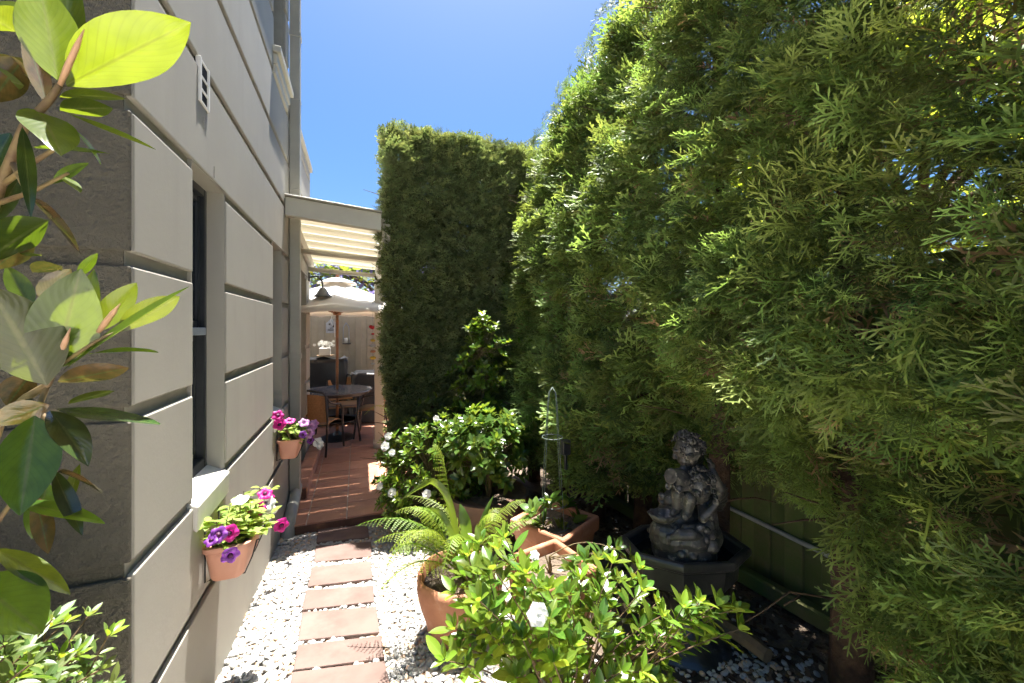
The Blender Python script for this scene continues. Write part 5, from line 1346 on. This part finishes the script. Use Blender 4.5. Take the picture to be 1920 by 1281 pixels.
# dry twigs reaching out at the lower right
tw = empty('dry_branch', (1.98, 1.05, -1.45), 'bare dry branches sticking out low in front of the hedge trunk', 'branch')
for pl_ in ([(1600, 1130), (1545, 1120), (1480, 1110), (1440, 1140), (1400, 1165)], [(1620, 1190), (1680, 1215), (1735, 1250)], [(1700, 1180), (1640, 1225), (1560, 1255)], [(1590, 1250), (1660, 1262), (1700, 1300)], [(1480, 1110), (1500, 1118), (1470, 1135)]):
    b = MB(); b.tube([atd(x, y, 1.95-.04*i) for i, (x, y) in enumerate(pl_)], [.006-.001*i for i in range(len(pl_))], 6); b.build('twig', M['twig'], tw, smooth=True)

# ================================================================ TREES BEYOND
def tree(name, label, base, c, r, n, mats, seed, leafsz=.06, trunk_r=.12, group='trees beyond the fences'):
    rr = random.Random(seed); o = empty(name, base, label, 'tree', group)
    b = MB(); limb(b, base, (c[0], c[1], c[2]-r[2]*.3), trunk_r, trunk_r*.5, .03, 6, rr)
    ends = []
    for k in range(26):
        v = Vector((rr.gauss(0, 1), rr.gauss(0, 1), rr.gauss(.3, .8))).normalized(); e = Vector((c[0]+v.x*r[0]*.85, c[1]+v.y*r[1]*.85, c[2]+v.z*r[2]*.85)); ends.append(e)
        limb(b, (c[0], c[1], c[2]-r[2]*.3), e, trunk_r*.35, .012, .1, 5, rr)
    b.build('trunk', M['bark'], o, smooth=True)
    data = [leafdata(leafsz*2.2, leafsz, 2, .2, .2, .5, m=1), leafdata(leafsz*1.6, leafsz*.9, 2, .2, .3, .5, m=1)]
    per = {m: [] for m in mats}
    for i in range(n):
        e = rr.choice(ends); p = e+Vector((rr.gauss(0, r[0]*.2), rr.gauss(0, r[1]*.2), rr.gauss(0, r[2]*.16)))
        m = rr.choices(mats, weights=[1 if j == 0 else .35 for j in range(len(mats))])[0]
        per[m].append((rr.randrange(2), place(p, (rr.gauss(0, 1), rr.gauss(0, 1), rr.gauss(-.2, .6)), (rr.gauss(0, .6), rr.gauss(0, .6), 1), rr.uniform(.7, 1.4))))
    for m in mats:
        if per[m]: link('crown', bake('crown', data, per[m], M[m]), o, None, 'stuff')
    return o
tree('jacaranda_tree', 'green tree with blue purple blossom beyond the back fence behind the umbrella', (.6, 10.6, -1.7), (.5, 10.6, .95), (1.9, .8, .75), 6500, ['bgleaf', 'bluep'], 61, .075)
tree('jacaranda_tree', 'purple blossoming tree glimpsed through the thin part of the clipped hedge', (2.4, 9.6, -1.7), (1.7, 9.6, .6), (1.2, .7, .9), 4500, ['bluep', 'bgleaf'], 62, .07)
tree('lime_tree', 'sunlit yellow green tree glimpsed through gaps in the tall hedge', (4.6, 2.0, -1.6), (4.2, 1.9, 1.1), (1.2, 1.9, 1.3), 9000, ['limeleaf', 'bgleaf'], 63, .07)

# ================================================================ MAGNOLIA
mg = empty('magnolia', (-.75, .62, gz(.6)), 'magnolia branch with big glossy yellow green leaves at the left edge', 'tree')
# base px, tip px, width px, distance at base, distance at tip, lean of the blade towards the eye, kind
LV = [((125,160),(357,40),112,.62,.60,.9,'y'),((108,150),(72,-40),88,.62,.58,.9,'y'),((122,140),(128,-70),50,.64,.66,.8,'y'),((45,160),(-40,135),42,.62,.6,.8,'y'),((88,195),(48,55),32,.63,.60,-.4,'o'),
 ((80,155),(-20,112),55,.63,.62,-.3,'o'),((70,208),(118,266),78,.60,.53,.15,'g'),((128,213),(292,284),26,.60,.56,.2,'g'),((112,182),(240,172),30,.62,.60,-.3,'y'),((112,206),(212,200),44,.62,.62,-.5,'y'),
 ((62,277),(208,282),20,.61,.60,.15,'y'),((140,243),(197,302),15,.61,.6,.2,'y'),((98,345),(160,302),26,.62,.63,.5,'g'),((118,330),(152,358),22,.62,.6,.4,'g'),((42,238),(62,398),24,.58,.55,.5,'d'),
 ((60,372),(178,476),44,.6,.57,-.6,'o'),((92,412),(-40,486),76,.6,.56,-.5,'y'),((60,20),(-30,28),46,.62,.6,.3,'g'),((30,60),(-40,20),80,.6,.56,.7,'y'),((45,110),(-20,190),60,.62,.6,-.4,'o'),
 ((88,722),(-20,535),118,.58,.53,.9,'y'),((104,692),(150,506),98,.60,.57,.6,'g'),((150,645),(176,505),34,.62,.62,.5,'g'),((185,622),(256,530),46,.62,.63,.9,'y'),((118,696),(347,532),54,.60,.58,.55,'n'),
 ((222,622),(337,556),50,.62,.62,.9,'y'),((168,664),(292,648),30,.61,.6,.3,'n'),((108,716),(242,690),46,.60,.60,-.7,'o'),((128,757),(217,728),26,.6,.6,.6,'y'),((102,766),(300,798),50,.59,.57,.25,'d'),
 ((94,770),(168,862),50,.58,.54,.4,'d'),((66,780),(38,965),84,.57,.52,.7,'n'),((92,758),(-20,800),54,.59,.56,-.6,'o'),((20,830),(-20,940),60,.56,.52,.4,'g'),((100,880),(154,1006),28,.58,.55,.4,'d'),
 ((108,885),(202,916),42,.58,.56,-.5,'o'),((64,928),(98,1042),32,.58,.55,-.6,'o'),((28,942),(194,970),34,.57,.55,.3,'g'),((-10,1028),(132,1110),40,.56,.54,.4,'n'),((-50,1085),(80,1188),100,.53,.50,.6,'n'),
 ((60,442),(-10,505),50,.6,.58,-.5,'o'),((145,522),(182,474),20,.61,.62,.5,'y'),((58,578),(12,498),34,.61,.6,.6,'n'),((28,480),(80,476),14,.6,.6,.4,'y'),((36,1272),(112,1262),26,.55,.54,.7,'y'),
 ((60,510),(115,495),38,.64,.64,-.3,'o'),((75,560),(130,500),40,.66,.66,-.4,'d'),((20,640),(-20,560),50,.62,.62,.5,'g'),((60,700),(10,760),50,.62,.6,-.5,'o'),((30,850),(75,900),40,.6,.58,-.4,'o'),
 ((40,330),(-20,420),36,.62,.6,.5,'d'),((20,250),(-25,330),40,.62,.6,.5,'d'),((85,80),(150,20),30,.66,.68,.5,'d'),((95,100),(85,10),50,.68,.7,.5,'n'),((90,905),(60,1010),40,.60,.58,.5,'g'),((150,870),(120,960),22,.6,.58,.4,'y')]
MATS = {'y': M['mag'], 'n': M['mag'], 'g': M['mag'], 'o': M['magold'], 'd': M['magold']}
VP = {}
for i, (pa, pb_, w, d0, d1, lean, kd) in enumerate(LV):
    rr = random.Random(900+i)
    a, c = atd(*pa, d0), atd(*pb_, d1); y = c-a; Lf = y.length; W = w/760*(d0+d1)/2
    v, f_, u = leafdata(1, W/Lf, 12, rr.uniform(.12, .34), rr.uniform(-.02, .12), .48, wave=rr.uniform(0, .12), m=3)
    me = mesh_uv('leaf', v, f_, u, MATS[kd])
    toeye = (-(a+c)/2).normalized()
    # upper side to the sky for glossy leaves; leaves lit from behind and brown leaves show the eye their underside
    if kd == 'y': n = -toeye*abs(lean)+Vector((0, 0, .75))
    elif kd == 'o': n = -toeye*abs(lean)*1.2+Vector((0, 0, .5))
    elif kd == 'g': n = (toeye+SUN).normalized()+Vector((rr.uniform(-.12, .12), rr.uniform(-.12, .12), 0))
    else: n = toeye*lean+Vector((rr.uniform(-.15, .15), 0, 1.0-.5*lean))
    link('leaf', me, mg, place(a, y, n, Lf))
crown = []                                             # crown and trunk out of view, added to shade the front wall
rr = random.Random(77)
data = [leafdata(.20, .075, 6, .2, .08, .5), leafdata(.17, .065, 6, .25, .12, .5)]
ends = [Vector((rr.uniform(-2.1, -.72), rr.uniform(.25, 1.15), rr.uniform(-.6, 1.5))) for _ in range(90)]
ends = [e for e in ends if (e.x*cY-e.y*sY)/(e.y*cY+e.x*sY) < -1.42 or e.y*cY+e.x*sY < .05]
b = MB(); tr = Vector((-1.5, .55, gz(.55)-.05)); b.tube([tr, tr+Vector((.02, .02, 1.0)), tr+Vector((0, .05, 2.2)), tr+Vector((.05, .0, 2.9))], [.06, .05, .035, .02], 10)
for e in ends:
    limb(b, Vector((-1.5, .57, min(1.0, max(-.9, e.z-.35)))), e, .012, .004, .08, 5, rr)
    for k in range(9):
        a = k*2.4; d = Vector((math.cos(a), math.sin(a), rr.uniform(-.1, .8))); crown.append((rr.randrange(2), place(e, d, (rr.uniform(-.3, .3), rr.uniform(-.3, .3), 1), rr.uniform(.8, 1.2))))
b.build('trunk', M['bark'], mg, smooth=True)
link('crown', bake('crown', data, crown, M['mag']), mg, None, 'stuff')
for pts, r0, r1 in (([(-60,520),(0,350),(45,240),(95,185),(112,160)], .0075, .004), ([(-40,900),(0,790),(50,745),(88,722),(105,690)], .0075, .004), ([(0,350),(70,300),(130,262)], .004, .0025), ([(20,300),(45,350),(60,375)], .004, .0025),
                    ([(0,380),(60,360),(128,325)], .004, .002), ([(88,722),(70,775),(60,930)], .004, .002), ([(50,745),(100,800),(105,885)], .004, .002), ([(-40,1100),(-20,1000),(20,945)], .004, .003), ([(105,690),(180,640),(225,620)], .003, .002), ([(-60,520),(-40,900)], .009, .008), ([(-40,900),(-70,1250),(-90,1700)], .009, .012)):
    b = MB(); k = len(pts); b.tube([atd(x, y, .60) for x, y in pts], [r0+(r1-r0)*i/(k-1) for i in range(k)], 8); b.build('branch', M['magstem'], mg, smooth=True)
for pa, pb_ in (((112,160),(158,55)), ((104,690),(132,615)), ((185,622),(225,570))):
    b = MB(); a, c = atd(*pa, .60), atd(*pb_, .58); b.tube([a, a.lerp(c, .3), a.lerp(c, .7), c], [.003, .0042, .0035, .0005], 8); b.build('bud', M['bud'], mg, smooth=True)
